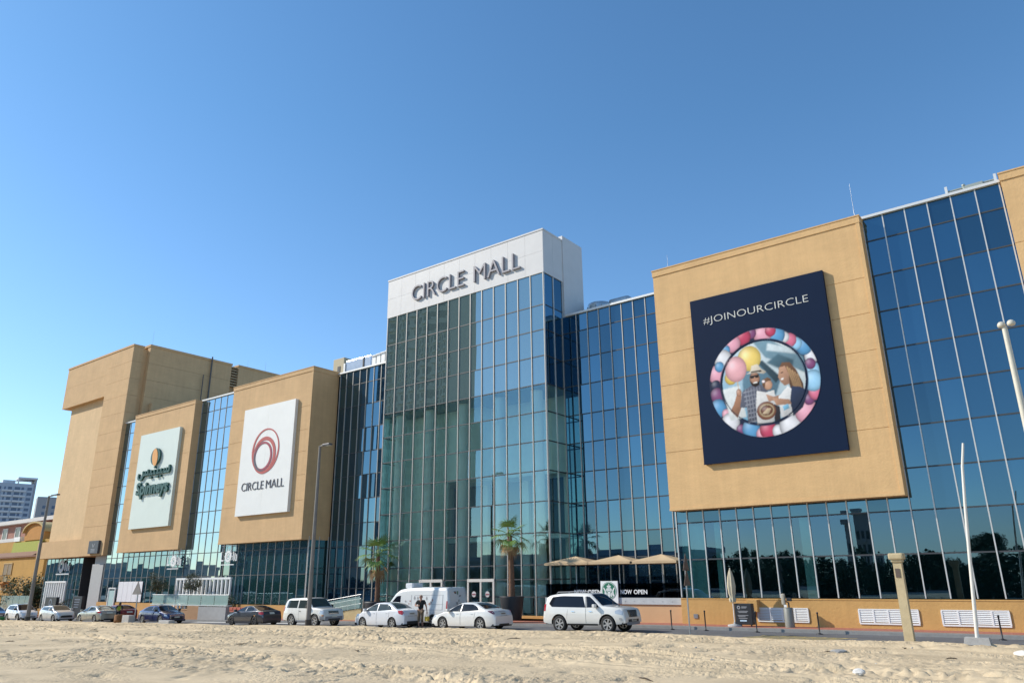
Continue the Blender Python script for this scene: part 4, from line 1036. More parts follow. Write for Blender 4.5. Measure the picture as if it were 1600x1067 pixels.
build_car('parked_suv', 'short two door white off-roader with a grey bumper behind the lamp post', c, P_WARM, -43.50, NEAR+.935, 1,
          [[(-1.80,1.22),(-.62,1.20),(-.62,1.70),(-1.5,1.70),(-1.70,1.66)], [(-.50,1.19),(.80,1.18),(.74,1.26),(.32,1.70),(-.50,1.71)]],
          [('headlight', [(1.76,.84),(2.08,.80),(2.10,1.0),(1.80,1.04)], LAMP), ('taillight', [(-2.12,1.0),(-2.02,1.0),(-1.98,1.28),(-2.08,1.28)], LAMPR), ('fender_lamp', [(1.95,.68),(2.12,.66),(2.12,.76),(1.95,.78)], mat('amber lens', (.5,.25,.12), .2))],
          ex, mirror=(.60,1.2,TRIM), glassm=CGL, ww=.26)
# dark grey coupe
c = sedan(4.60, 1.82, 1.38, cab=(-1.72,-.72,.22,1.10), deck=1.02, ax=(-1.42,1.38), rw=.335, nose=.66, hood=.95, tum=.68, base=.19)
PG = paint('graphite paint', (.055,.058,.072), .55, .28)
ex = [plate(c,False,.78,.40), ('lower_bumper', c.end(-.6,.6,.20,.36,.015,False), TRIM), ('boot_gap', c.end(-.58,.58,.68,.695,.012,False), SEAM)]
ex += handles(c, (-.35,), .84, PG)+seams(c, [(-.48,.34,.95,-.05),(.98,.34,.92,.05)])
build_car('parked_coupe', 'low dark grey coupe with dark wheels and red taillights, tail to the right', c, PG, -50.30, NEAR+.91, -1,
          [[(-1.40,1.02),(-.30,.985),(-.30,1.27),(-.75,1.26),(-1.05,1.18)], [(-.24,.985),(.92,.965),(.80,1.03),(.40,1.22),(.12,1.27),(-.24,1.28)]],
          [('taillight', [(-2.27,.80),(-2.20,.74),(-1.88,.80),(-1.84,.93),(-2.22,.94)], LAMPR), ('headlight', [(1.80,.66),(2.10,.63),(2.06,.74),(1.80,.77)], LAMP)], ex, mirror=(.74,.96,PG), rim=ALLOYD)
# dark blue saloon, nose to the right
c = sedan(4.75, 1.85, 1.45, cab=(-1.85,-1.0,.35,1.2), ax=(-1.40,1.42), rw=.34)
PB = paint('midnight blue paint', (.018,.030,.115), .45, .25)
ex = [('grille', c.end(-.52,.52,.36,.68,.02,True, taper=-.1), TRIM), plate(c,True,.46,.46,.11,.035), ('lower_grille', c.end(-.62,.62,.22,.32,.015,True), TRIM)]
for sg in (-1, 1): ex.append(('grille_trim', c.end(sg*.53-.02, sg*.53+.02, .38, .68, .03, True, 1, 3), CHROME)); ex.append(('sill_trim', c.side([(-.95,.26),(.95,.26),(.95,.285),(-.95,.285)], sg, .012, 4, 1), CHROME))
ex += handles(c, (-.9,.15), .86, PB)+seams(c, [(.0,.3,.97,.0),(1.08,.34,.93,-.05)])
build_car('parked_sedan', 'dark blue saloon with a wide black grille beside the triangular warning sign', c, PB, -63.05, NEAR+.92, 1,
          sed_windows(c, 1.45, -.08), [('headlight', [(1.90,.66),(2.24,.58),(2.18,.70),(1.88,.76)], LAMP), ('taillight', [(-2.34,.84),(-2.26,.80),(-2.0,.86),(-2.0,.96),(-2.26,.97)], LAMPR)], ex, mirror=(.82,.98,TRIM))
# champagne saloon, tail to the right
c = sedan(4.78, 1.85, 1.45, cab=(-1.85,-1.0,.35,1.2), ax=(-1.42,1.40), rw=.34, deck=1.06)
PCH = paint('champagne paint', (.40,.385,.33), .55, .28)
ex = [plate(c,False,.76), ('lower_bumper', c.end(-.6,.6,.22,.34,.015,False), TRIM), ('boot_gap', c.end(-.6,.6,.69,.705,.012,False), SEAM)]
ex += handles(c, (-.9,.15), .86, PCH)+seams(c, [(.0,.3,.97,.0),(1.08,.34,.93,.05)])
build_car('parked_sedan', 'champagne silver saloon car, tail to the right, beside the worker in the yellow vest', c, PCH, -74.3, NEAR+.92, -1,
          sed_windows(c, 1.45, -.02), [('taillight', [(-2.35,.84),(-2.27,.80),(-1.86,.88),(-1.82,.96),(-2.26,.97)], LAMPR), ('headlight', [(1.90,.68),(2.2,.62),(2.14,.74),(1.86,.80)], LAMP)], ex, mirror=(.84,.98,PCH), glassm=CGL)
def hatch(L, W, H, rw, base, ax, tum=.72):
    l = L/2
    return Car(L, W, [(-l,.62),(-l+.03,.95),(-l+.14,1.12),(-l+.42,H-.18),(-l+.62,H-.05),(-.5,H),(.1,H-.01),(.35,H-.08),(l-1.02,1.06),(l-.9,1.02),(l-.35,.90),(l-.10,.74),(l,.55)], [(-l,1.02),(0,.99),(l,.82)], base, (-l+.16,-l+.58,.15,l-.95), tum, ax, rw, ends=(.26,.14))
c = hatch(4.30, 1.82, 1.50, .335, .20, (-1.32,1.30)); PS = paint('silver white paint', (.58,.58,.57), .3)
ex = [('grille', c.end(-.58,.58,.38,.58,.02,True, taper=.1), TRIM), plate(c,True,.62,.46,.10,.02), ('lower_grille', c.end(-.62,.62,.20,.28,.015,True), TRIM)]
ex += handles(c, (-.8,.2), .86, PS)+seams(c, [(.05,.3,.98,.0),(1.05,.34,.94,-.04)])
build_car('parked_hatchback', 'silver white hatchback with a wide black mouth grille, nose to the right', c, PS, -82.55, NEAR+.91, 1,
          [[(-1.70,1.16),(-.06,1.03),(-.06,1.38),(-1.45,1.36)], [(.02,1.03),(1.02,1.02),(.9,1.08),(.42,1.36),(.02,1.39)]],
          [('headlight', [(1.60,.76),(2.0,.66),(1.96,.80),(1.58,.86)], LAMP), ('taillight', [(-2.12,.95),(-2.04,.92),(-1.9,1.0),(-1.9,1.2),(-2.0,1.22)], LAMPR)], ex, mirror=(.72,1.04,PS), glassm=CGL)
c = hatch(4.30, 1.80, 1.66, .35, .28, (-1.30,1.30)); PW3 = paint('white crossover paint', (.70,.71,.72))
ex = [('grille', c.end(-.58,.58,.60,.76,.02,True), TRIM), ('lower_bumper', c.end(-.66,.66,.28,.50,.02,True), TRIMG), plate(c,True,.50,.46,.10,.03)]+seams(c, [(.05,.38,1.0,.0),(1.0,.4,.96,-.04)])+arches(c, TRIM, .06)+handles(c, (-.8,.2), .92, TRIM)
t = build_car('parked_suv', 'small white crossover with black trim and roof rails behind the leftmost lamp post', c, PW3, -90.8, NEAR+.9, 1,
          [[(-1.66,1.20),(-.06,1.08),(-.06,1.52),(-1.42,1.50)], [(.02,1.08),(1.0,1.07),(.88,1.13),(.40,1.50),(.02,1.53)]],
          [('headlight', [(1.62,.82),(2.0,.74),(1.98,.90),(1.58,.94)], LAMP), ('taillight', [(-2.12,.98),(-2.02,.98),(-1.92,1.2),(-2.02,1.22)], LAMPR)], ex, mirror=(.72,1.1,TRIM))
for sg in (-1, 1): MB().tube([(-1.3,sg*.56,1.64),(-1.2,sg*.56,1.70),(-.1,sg*.56,1.71),(.05,sg*.56,1.66)], .02, 6).obj('roof_rail', TRIMG, t)
c = sedan(4.6, 1.82, 1.45); PN2 = paint('slate blue paint', (.04,.055,.10), .5)
build_car('parked_sedan', 'slate blue car cut off by the left edge of the photo', c, PN2, -98.6, NEAR+.92, 1, sed_windows(c, 1.45, -.05), [('headlight', [(1.80,.68),(2.14,.62),(2.1,.74),(1.80,.80)], LAMP), ('taillight', [(-2.26,.84),(-2.2,.80),(-1.9,.88),(-2.2,.97)], LAMPR)],
          [plate(c, True, .46, .46, .11, .03), ('grille', c.end(-.5,.5,.5,.64,.015,True), TRIM)], mirror=(.82,.98,PN2))
c = sedan(4.4, 1.78, 1.45); PR = paint('dark red paint', (.20,.012,.018), .3)
build_car('parked_sedan', 'dark red car mostly hidden behind the worker in the yellow vest', c, PR, -75.2, 37.0, -1, sed_windows(c, 1.45, -.05), [('headlight', [(1.74,.68),(2.04,.62),(2.0,.74),(1.74,.80)], LAMP), ('taillight', [(-2.16,.84),(-2.1,.76),(-1.7,.84),(-1.66,.96),(-2.1,.98)], LAMPR)],
          [plate(c, False, .74)], group='vehicles standing on the far side of the street')
# white delivery van with faded drawings
c = Car(5.9, 2.0, [(-2.95,.7),(-2.94,2.05),(-2.90,2.26),(-2.75,2.32),(-1,2.36),(.6,2.34),(1.2,2.25),(1.62,2.03),(2.28,1.35),(2.4,1.25),(2.8,1.08),(2.92,.85),(2.95,.6)],
        [(-2.95,1.22),(1,1.22),(2.3,1.18),(2.95,1.0)], .30, (-2.9,-2.85,1.55,2.38), .86, (-1.75,2.0), .345, ends=(.22,.02), smooth=.08)
ink = mat('faded ink drawing', (.30,.29,.28), .7); inkr = mat('faded red drawing', (.38,.22,.18), .7)
ex = [plate(c,False,.70,.46), ('rear_door_gap', c.end(-.012,.012,.5,2.3,.010,False,1,4), SEAM)]
for (a, b, z, h) in ((-2.6,-.1,1.30,.02),(-2.6,-.1,1.85,.02),(-2.6,1.0,.98,.025),(.15,.2,1.25,.65),(-2.55,-2.5,1.0,.85)):
    for sg in (-1, 1): ex.append(('panel_groove', c.side([(a,z),(b,z),(b,z+h),(a,z+h)], sg, .006, 6, 2), mat('van groove', (.34,.34,.35), .7)))
rr = random.Random(3)
for k in range(11):
    x = -2.5+rr.random()*3.2; z = 1.32+rr.random()*.42; w = .08+rr.random()*.14; h = .05+rr.random()*.14
    for sg in (-1, 1): ex.append(('side_drawing', c.side([(x,z),(x+w*.5,z-h*.6),(x+w,z),(x+w*.6,z+h)], sg, .012, 4, 2), ink if k % 3 else inkr))
for k in range(9):
    y = -.65+rr.random()*.9; z = 1.1+rr.random()*.85; w = .06+rr.random()*.16
    ex.append(('rear_drawing', c.end(y, y+w, z, z+.05+rr.random()*.16, .012, False, 2, 1, taper=.3), [ink, mat('faded green drawing', (.16,.24,.14), .7), mat('orange drawing', (.60,.24,.08), .6), BLACKM][k % 4]))
t = build_car('delivery_van', 'white high roof delivery van with faded drawings and a roof cooling unit', c, P_WHITE, -35.5, 37.1, -1,
          [[(1.15,1.30),(2.12,1.28),(2.0,1.42),(1.52,1.84),(1.15,1.86)]],
          [('headlight', [(2.5,.82),(2.84,.78),(2.8,1.0),(2.5,1.02)], LAMP), ('taillight', [(-2.93,.85),(-2.84,.85),(-2.84,1.5),(-2.93,1.5)], LAMPR)], ex, mirror=(1.95,1.3,TRIM), rear_glass=False, cat='van', group='vehicles standing on the far side of the street')
MB().bbox(.55,1.15,-.5,.5,2.31,2.62,.05).box(.5,.56,-.42,.42,2.36,2.57).obj('roof_cooling_unit', P_WHITE2, t)
# ------------------------------------------------------------------ people
def skin_mesh(name, nodes, edges, m, parent, levels=2, root=0):
    me = bpy.data.meshes.new(name); me.from_pydata([n[:3] for n in nodes], edges, []); me.update()
    o = bpy.data.objects.new(name, me); COL.objects.link(o)
    mod = o.modifiers.new('skin', 'SKIN'); mod.use_smooth_shade = True
    for i, n in enumerate(nodes):
        sv = me.skin_vertices[0].data[i]; r = n[3]; sv.radius = (r, n[4] if len(n) > 4 else r); sv.use_root = (i == root)
    sb = o.modifiers.new('sub', 'SUBSURF'); sb.levels = levels; sb.render_levels = levels
    dg = bpy.context.evaluated_depsgraph_get(); dg.update()
    nm = bpy.data.meshes.new_from_object(o.evaluated_get(dg)); bpy.data.objects.remove(o); bpy.data.meshes.remove(me)
    nm.name = name; nm.materials.clear(); nm.materials.append(m)
    nm.polygons.foreach_set('use_smooth', [True]*len(nm.polygons))
    q = bpy.data.objects.new(name, nm); COL.objects.link(q); q.parent = parent; return q

def person(label, loc, rz, J, skin, hairm, cloth, group=None, hair=True):
    """J: joint dict in local metres; y- is the way the figure faces"""
    t = thing('person', label, 'person', loc, rz, group, world=False); t.scale = (1.06,)*3
    N, E_, ix = [], [], {}
    def nd(k, r, p=None, r2=None):
        ix[k] = len(N); N.append((*J[k], r) if r2 is None else (*J[k], r, r2))
        if p: E_.append((ix[p], ix[k]))
    nd('pelvis', .145, None, .115); nd('waist', .135, 'pelvis', .10); nd('chest', .165, 'waist', .115); nd('neck', .058, 'chest'); nd('jaw', .075, 'neck'); nd('head', .098, 'jaw'); nd('crown', .07, 'head')
    for s in 'LR':
        nd('sh'+s, .062, 'chest'); nd('el'+s, .045, 'sh'+s); nd('wr'+s, .030, 'el'+s); nd('pa'+s, .036, 'wr'+s, .022)
        for f in range(5):
            w, p = Vector(J['wr'+s]), Vector(J['pa'+s]); d = (p-w).normalized(); sd_ = d.cross(Vector((0,1,0))).normalized()
            if sd_.length < .1: sd_ = Vector((1,0,0))
            ln = (.075,.088,.092,.085,.068)[f]
            if f == 0: q = p-d*.02+sd_*.045; e = q+(d+sd_*.5).normalized()*.05
            else: q = p+d*.03+sd_*(.03-.02*(f-1)); e = q+(d+Vector((0,-.4,0))).normalized()*ln*.8
            J['f%d%s' % (f,s)] = tuple(q); J['g%d%s' % (f,s)] = tuple(e)
            nd('f%d%s' % (f,s), .010, 'pa'+s); nd('g%d%s' % (f,s), .008, 'f%d%s' % (f,s))
        nd('hp'+s, .088, 'pelvis'); nd('kn'+s, .060, 'hp'+s); nd('an'+s, .042, 'kn'+s); nd('to'+s, .040, 'an'+s)
    skin_mesh('body', N, E_, skin, t)
    H = Vector(J['head']); U = (Vector(J['crown'])-Vector(J['jaw'])).normalized(); F = Vector(J.get('face', (0,-1,0))).normalized(); S = U.cross(F).normalized()
    mb = MB(); mb.ico(H+F*.098-U*.02, .018, 1); mb.obj('nose', skin, t)
    for sg in (-1, 1):
        MB().ico(H+F*.086+S*sg*.034+U*.015, .011, 1).obj('eye', BLACKM, t); MB().ico(H+S*sg*.097-U*.01, .024, 1, sc=(.6,1,1.2)).obj('ear', skin, t)
    MB().ico(H+F*.088-U*.055, .022, 1, sc=(1.1,.5,.4)).obj('mouth', mat('lips', (.32,.10,.08), .6), t)
    if hair:
        mb = MB(); c_ = H+U*.045-F*.018; mb.ico(c_, .108, 2); mb.v = [v for v in mb.v]; mb.obj('hair', hairm, t)
    else:
        MB().ico(H+U*.02-F*.012, .103, 2).obj('hair', hairm, t)
    for nm, m, pts, eds in cloth:
        nn = []
        for k, r in pts:
            if isinstance(k, tuple): a, b, u = k; p = Vector(J[a]).lerp(Vector(J[b]), u)
            else: p = Vector(J[k])
            rr_ = r if isinstance(r, tuple) else (r, r); nn.append((*p, *rr_))
        skin_mesh(nm, nn, eds, m, t)
    return t
SK1 = mat('fair sunburnt skin', (.42,.22,.15), .6); SK2 = mat('brown skin', (.16,.085,.05), .6)
def standing():
    return dict(pelvis=(0,0,.95), waist=(0,-.01,1.12), chest=(0,0,1.36), neck=(0,-.005,1.53), jaw=(0,-.035,1.60), head=(0,-.03,1.67), crown=(0,-.02,1.735),
                shL=(.19,0,1.44), shR=(-.19,0,1.44), elL=(.27,.02,1.16), elR=(-.30,-.02,1.17), wrL=(.29,-.03,.92), wrR=(-.30,-.05,.92), paL=(.295,-.05,.84), paR=(-.30,-.07,.84),
                hpL=(.095,0,.88), hpR=(-.095,0,.88), knL=(.11,-.02,.49), knR=(-.11,-.01,.49), anL=(.12,.02,.09), anR=(-.12,.03,.09), toL=(.14,-.13,.04), toR=(-.14,-.12,.04))
J = standing(); J.update(elR=(-.36,.02,1.20), wrR=(-.16,-.20,1.20), paR=(-.08,-.22,1.21), elL=(.30,.06,1.17), wrL=(.36,.02,.93), paL=(.37,.0,.85), knL=(.10,-.05,.49), anL=(.10,.06,.09), toL=(.12,-.08,.04))
shirt = [('shirt', mat('black cotton', (.010,.010,.012), .9), [('pelvis',(.165,.135)),('waist',(.155,.12)),('chest',(.185,.135)),(('chest','neck',.55),.085),('shL',.09),(('shL','elL',.6),.072),('shR',.09),(('shR','elR',.6),.072)], [(0,1),(1,2),(2,3),(2,4),(4,5),(2,6),(6,7)]),
         ('trousers', mat('khaki cotton', (.17,.12,.075), .9), [('pelvis',(.155,.125)),('hpL',.105),(('hpL','knL',.9),.085),(('knL','anL',.45),.07),('hpR',.105),(('hpR','knR',.9),.085),(('knR','anR',.45),.07)], [(0,1),(1,2),(2,3),(0,4),(4,5),(5,6)]),
         ('shoe', BLACKM, [('anL',.05),('toL',.052)], [(0,1)]), ('shoe', BLACKM, [('anR',.05),('toR',.052)], [(0,1)])]
MAN = (-33.62, 34.9, gz(-33.6))
person('man in black T-shirt and khaki trousers standing between two white saloons', MAN, R(25), J, SK1, mat('shaven grey hair', (.28,.17,.12), .8), shirt, hair=False)
hp = thing('canister', 'small yellow canister hanging from the left hand of the man in black', 'canister', (MAN[0]+.36, MAN[1]+.15, MAN[2]+.40), world=False)
MB().bbox(-.10,.14,-.09,.09,0,.26,.03).obj('body', mat('yellow plastic', (.60,.42,.05), .5), hp); MB().tube([(-.06,0,.25),(-.05,0,.40),(.05,0,.44),(.09,0,.25)], .012, 6).obj('handle', BLACKM, hp)

J = standing(); J.update(pelvis=(0,.05,.93), waist=(0,-.06,1.08), chest=(0,-.22,1.27), neck=(0,-.33,1.37), jaw=(0,-.40,1.39), head=(0,-.43,1.45), crown=(0,-.43,1.52), face=(0,-.9,-.4),
    shL=(.18,-.24,1.33), shR=(-.18,-.24,1.33), elL=(.24,-.28,1.06), elR=(-.26,-.26,1.06), wrL=(.16,-.48,.95), wrR=(-.16,-.46,.95), paL=(.12,-.55,.93), paR=(-.12,-.53,.93), hpL=(.095,.05,.86), hpR=(-.095,.05,.86), knL=(.12,-.02,.48), knR=(-.1,.04,.48), anL=(.13,.06,.09), anR=(-.13,.10,.09), toL=(.15,-.08,.04), toR=(-.15,-.04,.04))
vest = [('safety_vest', mat('yellow green hi-vis', (.42,.55,.06), .7), [('pelvis',(.165,.14)),('waist',(.165,.13)),('chest',(.19,.14)),(('chest','neck',.5),.10),(('chest','shL',.8),.10),(('chest','shR',.8),.10)], [(0,1),(1,2),(2,3),(2,4),(2,5)]),
        ('shirt_sleeves', mat('dark work shirt', (.03,.035,.045), .9), [(('chest','shL',.6),.07),('shL',.08),('elL',.06),(('elL','wrL',.8),.048)], [(0,1),(1,2),(2,3)]),
        ('shirt_sleeves', mat('dark work shirt', (.03,.035,.045), .9), [(('chest','shR',.6),.07),('shR',.08),('elR',.06),(('elR','wrR',.8),.048)], [(0,1),(1,2),(2,3)]),
        ('trousers', mat('navy work trousers', (.015,.018,.028), .9), [('pelvis',(.15,.125)),('hpL',.105),('knL',.08),(('knL','anL',.9),.068),('hpR',.105),('knR',.08),(('knR','anR',.9),.068)], [(0,1),(1,2),(2,3),(0,4),(4,5),(5,6)]),
        ('shoe', BLACKM, [('anL',.05),('toL',.052)], [(0,1)]), ('shoe', BLACKM, [('anR',.05),('toR',.052)], [(0,1)])]
person('worker in a yellow hi-vis vest bending forward beside the champagne saloon', (-70.9, 34.9, gz(-70.9)), R(70), J, SK2, mat('black hair', (.012,.010,.010), .7), vest)

# ------------------------------------------------------------------ planting
def quadleaf(mb, p, d, up, l, w, mi=0):
    p, d = Vector(p), Vector(d).normalized(); s = d.cross(Vector(up))
    s = s.normalized() if s.length > 1e-4 else Vector((1,0,0))
    mb.add([p-s*w*.15, p+d*l*.5-s*w*.5, p+d*l, p+d*l*.5+s*w*.5], [(0,1,2,3)], mi)
GREEN1 = mat('palm green', (.15,.24,.045), .55, var=.3, vscale=2); GREEN1.use_backface_culling = False
DRYF = mat('dry frond', (.30,.19,.085), .9, var=.25, vscale=3)
TRUNK = mat('palm trunk', (.18,.095,.055), .95, var=.35, vscale=9, bump=.8, bscale=18)
def fan(mb, base, az, el, pet, rad, droop, rr, dry=False):
    d = Vector((math.cos(az)*math.cos(el), math.sin(az)*math.cos(el), math.sin(el)))
    p0 = Vector(base); p1 = p0+d*pet*.6; p2 = p0+d*pet+Vector((0,0,-droop*pet*.35))
    mb.tube([p0, p1, p2], [.03,.02,.014], 5)
    f = (p2-p1).normalized(); s = f.cross(Vector((0,0,1))).normalized(); n = s.cross(f)
    for k in range(13):
        a = (k-6)/6*1.75; q = f*math.cos(a)+s*math.sin(a)
        L_ = rad*(.75+.25*math.cos(a*.7))*rr.uniform(.88,1.05)
        m1 = p2+q*L_*.55+n*.05; e = p2+q*L_+Vector((0,0,-1))*(droop*L_*rr.uniform(.15,.5))
        w = s*math.cos(a)*.045-f*math.sin(a)*.045
        w = w*(rad/.52)
        mb.add([p2-w*.15, m1-w*.62, e, m1+w*.62, p2+w*.15], [(0,1,3,4),(1,2,3)])
def palm(label, base, h, crown_r, nf, seed, lean, skirt):
    rr = random.Random(seed); x, y, z = base
    t = thing('palm_tree', label, 'palm tree', base, group='palms in front of the entrance tower')
    pts, rs = [], []
    for k in range(25):
        u = k/24; pts.append((x+lean*u*u, y, z-.1+(h+.1)*u)); rs.append((.19-.05*u)*(1.0 if k % 2 else 1.13)*(1.15 if k < 2 else 1))
    MB().tube(pts, rs, 12).obj('trunk', TRUNK, t)
    top = Vector(pts[-1]); g = MB()
    for k in range(nf):
        az = k*2.399+rr.random()*.3; el = 1.25-1.75*(k/nf)+rr.uniform(-.1,.1)
        fan(g, top+Vector((0,0,.05)), az, el, crown_r*.55, crown_r*.52, .25+.5*k/nf, rr)
    g.obj('crown', GREEN1, t)
    d = MB()
    for k in range(skirt):
        az = k*2.399+1; el = -.45-.85*rr.random()
        fan(d, top-Vector((0,0,.12+.35*rr.random())), az, el, crown_r*.35, crown_r*.40, .9, rr)
    d.obj('dead_fronds', DRYF, t); return t
PLANT = mat('black planter', (.022,.022,.025), .55, var=.1)
t = thing('planter', 'tall black round planter holding the palm near the mall doors', 'planter', (-30.15, 39.5, .13), group='palm planters')
MB().lathe([(.56,.13),(.60,.2),(.76,1.50),(.76,1.55),(.70,1.55),(.69,1.42),(.05,1.40)], -30.15, 39.5, 28).obj('pot', PLANT, t); MB().lathe([(.68,1.40),(.3,1.46),(.02,1.47)], -30.15, 39.5, 16).obj('soil', mat('soil', (.07,.05,.03), 1), t)
palm('palm with a green crown and brown hanging fronds, standing in the tall black planter', (-30.15, 39.5, 1.45), 3.75, 1.5, 12, 5, -.12, 9)
t = thing('planter', 'low dark planter holding the palm left of the entrance tower', 'planter', (-44.05, 41.0, -.2), group='palm planters')
MB().lathe([(.8,-.2),(.95,1.0),(.95,1.1),(.86,1.1),(.85,1.0),(.05,.98)], -44.05, 41, 28).obj('pot', PLANT, t)
palm('palm with a wide drooping crown in the low planter left of the entrance tower', (-44.05, 41.0, 1.0), 3.35, 1.95, 12, 9, -.1, 6)

LEAFM = [mat('leaf olive', (.085,.095,.045), .6, var=.35, vscale=1.5), mat('leaf mid green', (.055,.085,.03), .6, var=.4, vscale=1.2), mat('leaf dark green', (.025,.045,.02), .65, var=.4, vscale=.6)]
BARK = mat('grey bark', (.14,.11,.08), .95, var=.3, vscale=6)
def tree_parts(t, h, cz, rx, rz, nleaf, leaf, seed, m, clumps=14, trunk_r=.08):
    rr = random.Random(seed); mb = MB()
    cl = []
    for k in range(clumps):
        a = rr.random()*6.283; u = rr.uniform(-1, 1); q = rr.random()**.5
        cl.append((Vector((math.cos(a)*rx*.75*q*math.sqrt(max(0,1-u*u*.6)), math.sin(a)*rx*.75*q*math.sqrt(max(0,1-u*u*.6)), cz+u*rz*.8)), rr.uniform(.22,.5)*rx))
    tr = MB(); tr.tube([(0,0,0),(.05*rx,0,cz*.45),(0,0,cz-rz*.3)], [trunk_r, trunk_r*.8, trunk_r*.6], 8)
    for c_, r_ in cl[:8]: tr.tube([(0,0,cz-rz*.55), tuple(c_*.5+Vector((0,0,cz*.5-rz*.1))), tuple(c_)], [trunk_r*.55, trunk_r*.35, trunk_r*.15], 5)
    tr.obj('trunk', BARK, t)
    for k in range(nleaf):
        c_, r_ = cl[k % len(cl)]
        d = Vector((rr.gauss(0,1), rr.gauss(0,1), rr.gauss(0,1))).normalized()
        p = c_+d*r_*rr.random()**.45
        e = Vector((rr.gauss(0,1), rr.gauss(0,1), rr.gauss(0,.7)-.2))
        quadleaf(mb, p, e, (rr.random()-.5, rr.random()-.5, 1), leaf*rr.uniform(.6,1.3), leaf*.45)
    mb.obj('crown', m, t)
for x, y, z0, h, lb, sd_ in ((-74.2, 40.0, -.6, 3.55, 'round olive tree at the left end of the terrace balustrade', 3), (-68.2, 40.0, -.6, 3.5, 'round olive tree in front of the white slatted screen', 4)):
    t = thing('olive_tree', lb, 'tree', (x, y, z0), group='olive trees on the cafe terrace', world=False)
    tree_parts(t, h, 3.3, 1.05, .85, 1700, .16, sd_, LEAFM[0], 12, .07)
t = thing('hedge', 'dark hedge behind the glass balustrade of the cafe terrace', 'hedge', (-64, 39.5, .55), world=False)
mb = MB(); rr = random.Random(8)
for k in range(2600):
    p = (rr.uniform(-3.6,3.6), rr.gauss(0,.22), rr.uniform(0,.95)*(1-.15*math.sin(k))); quadleaf(mb, p, (rr.gauss(0,1), rr.gauss(0,1), rr.gauss(0,1)), (0,0,1), .16, .08)
mb.obj('foliage', LEAFM[1], t)
t = thing('shrub', 'loose green shrub behind the glass rail beside the yellow villa', 'shrub', (-113.5, 44.5, -1.3), world=False)
tree_parts(t, 4.5, 2.7, 4.2, 1.9, 9000, .36, 21, LEAFM[1], 22, .10)
t = thing('cycad', 'dark feathery cycad behind the black totems', 'cycad', (-97.6, 41.0, -1.2), world=False)
mb = MB()
for k in range(26):
    a = k*2.399; el = .25+.75*((k*7) % 26)/26; d = Vector((math.cos(a)*math.cos(el), math.sin(a)*math.cos(el), math.sin(el)))
    for q in range(14):
        u = .25+q/14*1.9; p = Vector((0,0,1.3))+d*u+Vector((0,0,-.22*u*u)); s = d.cross(Vector((0,0,1))).normalized()
        for sg in (-1, 1): quadleaf(mb, p, d*.6+s*sg, (0,0,1), .38*(1-.3*u/2), .07)
mb.obj('crown', LEAFM[2], t); MB().lathe([(.25,0),(.28,.6),(.22,1.3)], 0, 0, 12).obj('trunk', TRUNK, t)

# ------------------------------------------------------------------ street furniture
POLE = mat('galvanised pole', (.21,.19,.17), .6, .2, var=.12, vscale=2); LMET = mat('lamp head grey', (.10,.10,.11), .5, .2)
def lamp_post(label, x, y, z0, z1, r0, r1, arm, headlen, base=None):
    t = thing('lamp_post', label, 'lamp post', (x,y,z0), group='street lamp posts')
    MB().cyl((x,y,z0-.2), (x,y,z1), r0, r1, 14).obj('pole', POLE, t)
    MB().cyl((x,y,z0-.1), (x,y,z0+.55), r0*1.25, r0*1.2, 14).obj('base_sleeve', mat('tarred sleeve', (.05,.045,.04), .9), t)
    MB().tube([(x,y,z1-.12),(x+.12,y,z1-.02),(x+arm*.45,y,z1-.02)], r1*.7, 8).obj('arm', POLE, t)
    a = x+arm*.35; b = x+arm
    h = MB(); h.bbox(a, b, y-.16, y+.16, z1-.06, z1+.07, .04); o = h.obj('lamp_head', LMET, t)
    MB().box(a+(b-a)*.35, b-.06, y-.12, y+.12, z1-.085, z1-.061).obj('lamp_lens', mat('lamp lens', (.55,.55,.5), .2), o)
    return t
lamp_post('tall grey lamp post with one arm in front of the short white off-roader', -40.98, 32.3, gz(-41), 11.36, .155, .085, 1.12, .7)
lamp_post('tall grey lamp post with one arm at the left beside the white crossover', -82.35, 32.0, gz(-82.3), 10.98, .19, .10, 2.15, 1.1)
t = thing('lamp_post', 'pale lamp post with two round heads at the right edge of the photo', 'lamp post', (-1.18, 30.0, -.1), group='street lamp posts')
CREAM = mat('cream painted pole', (.58,.54,.44), .5, var=.05)
MB().cyl((-1.18,30,-.3), (-1.18,30,10.75), .13, .085, 14).obj('pole', CREAM, t)
for dx in (-.07, .22):
    b = MB(); b.lathe([(.03,10.92),(.08,10.90),(.12,10.85),(.13,10.78),(.11,10.72),(.02,10.70)], -1.18+dx, 30-abs(dx)*.3, 16); b.obj('lamp_head', CREAM, t)
t = thing('sign_post', 'thin grey post with two brown triangular warning plates seen from behind, near the closed parasol', 'road sign', (-15.7, 34.0, -.1))
MB().cyl((-15.7,34,-.3), (-15.7,34,3.3), .035, n=10).obj('pole', STEEL, t)
BR = mat('weathered sign back', (.13,.095,.075), .8, var=.2, vscale=4)
for z0, z1, hw in ((2.85, 3.62, .40), (2.18, 2.95, .40)):
    mb = MB(); ca, sa = math.cos(R(93)), math.sin(R(93)); P3 = [(-hw, z0), (hw, z0), (0, z1)]
    mb.add([(-15.7+u*ca+.04*sa, 34+u*sa-.04*ca, z) for u, z in P3]+[(-15.7+u*ca+.06*sa, 34+u*sa-.06*ca, z) for u, z in P3], [(0,2,1),(3,4,5),(0,1,4,3),(1,2,5,4),(2,0,3,5)])
    mb.obj('triangle_plate', BR, t)
t = thing('sign_post', 'grey post with a dark triangular warning plate left of the dark blue saloon', 'road sign', (-64.2, 33.0, gz(-64)-.1))
MB().cyl((-64.2,33,gz(-64)-.3), (-64.2,33,2.5), .05, n=10).obj('pole', STEEL, t)
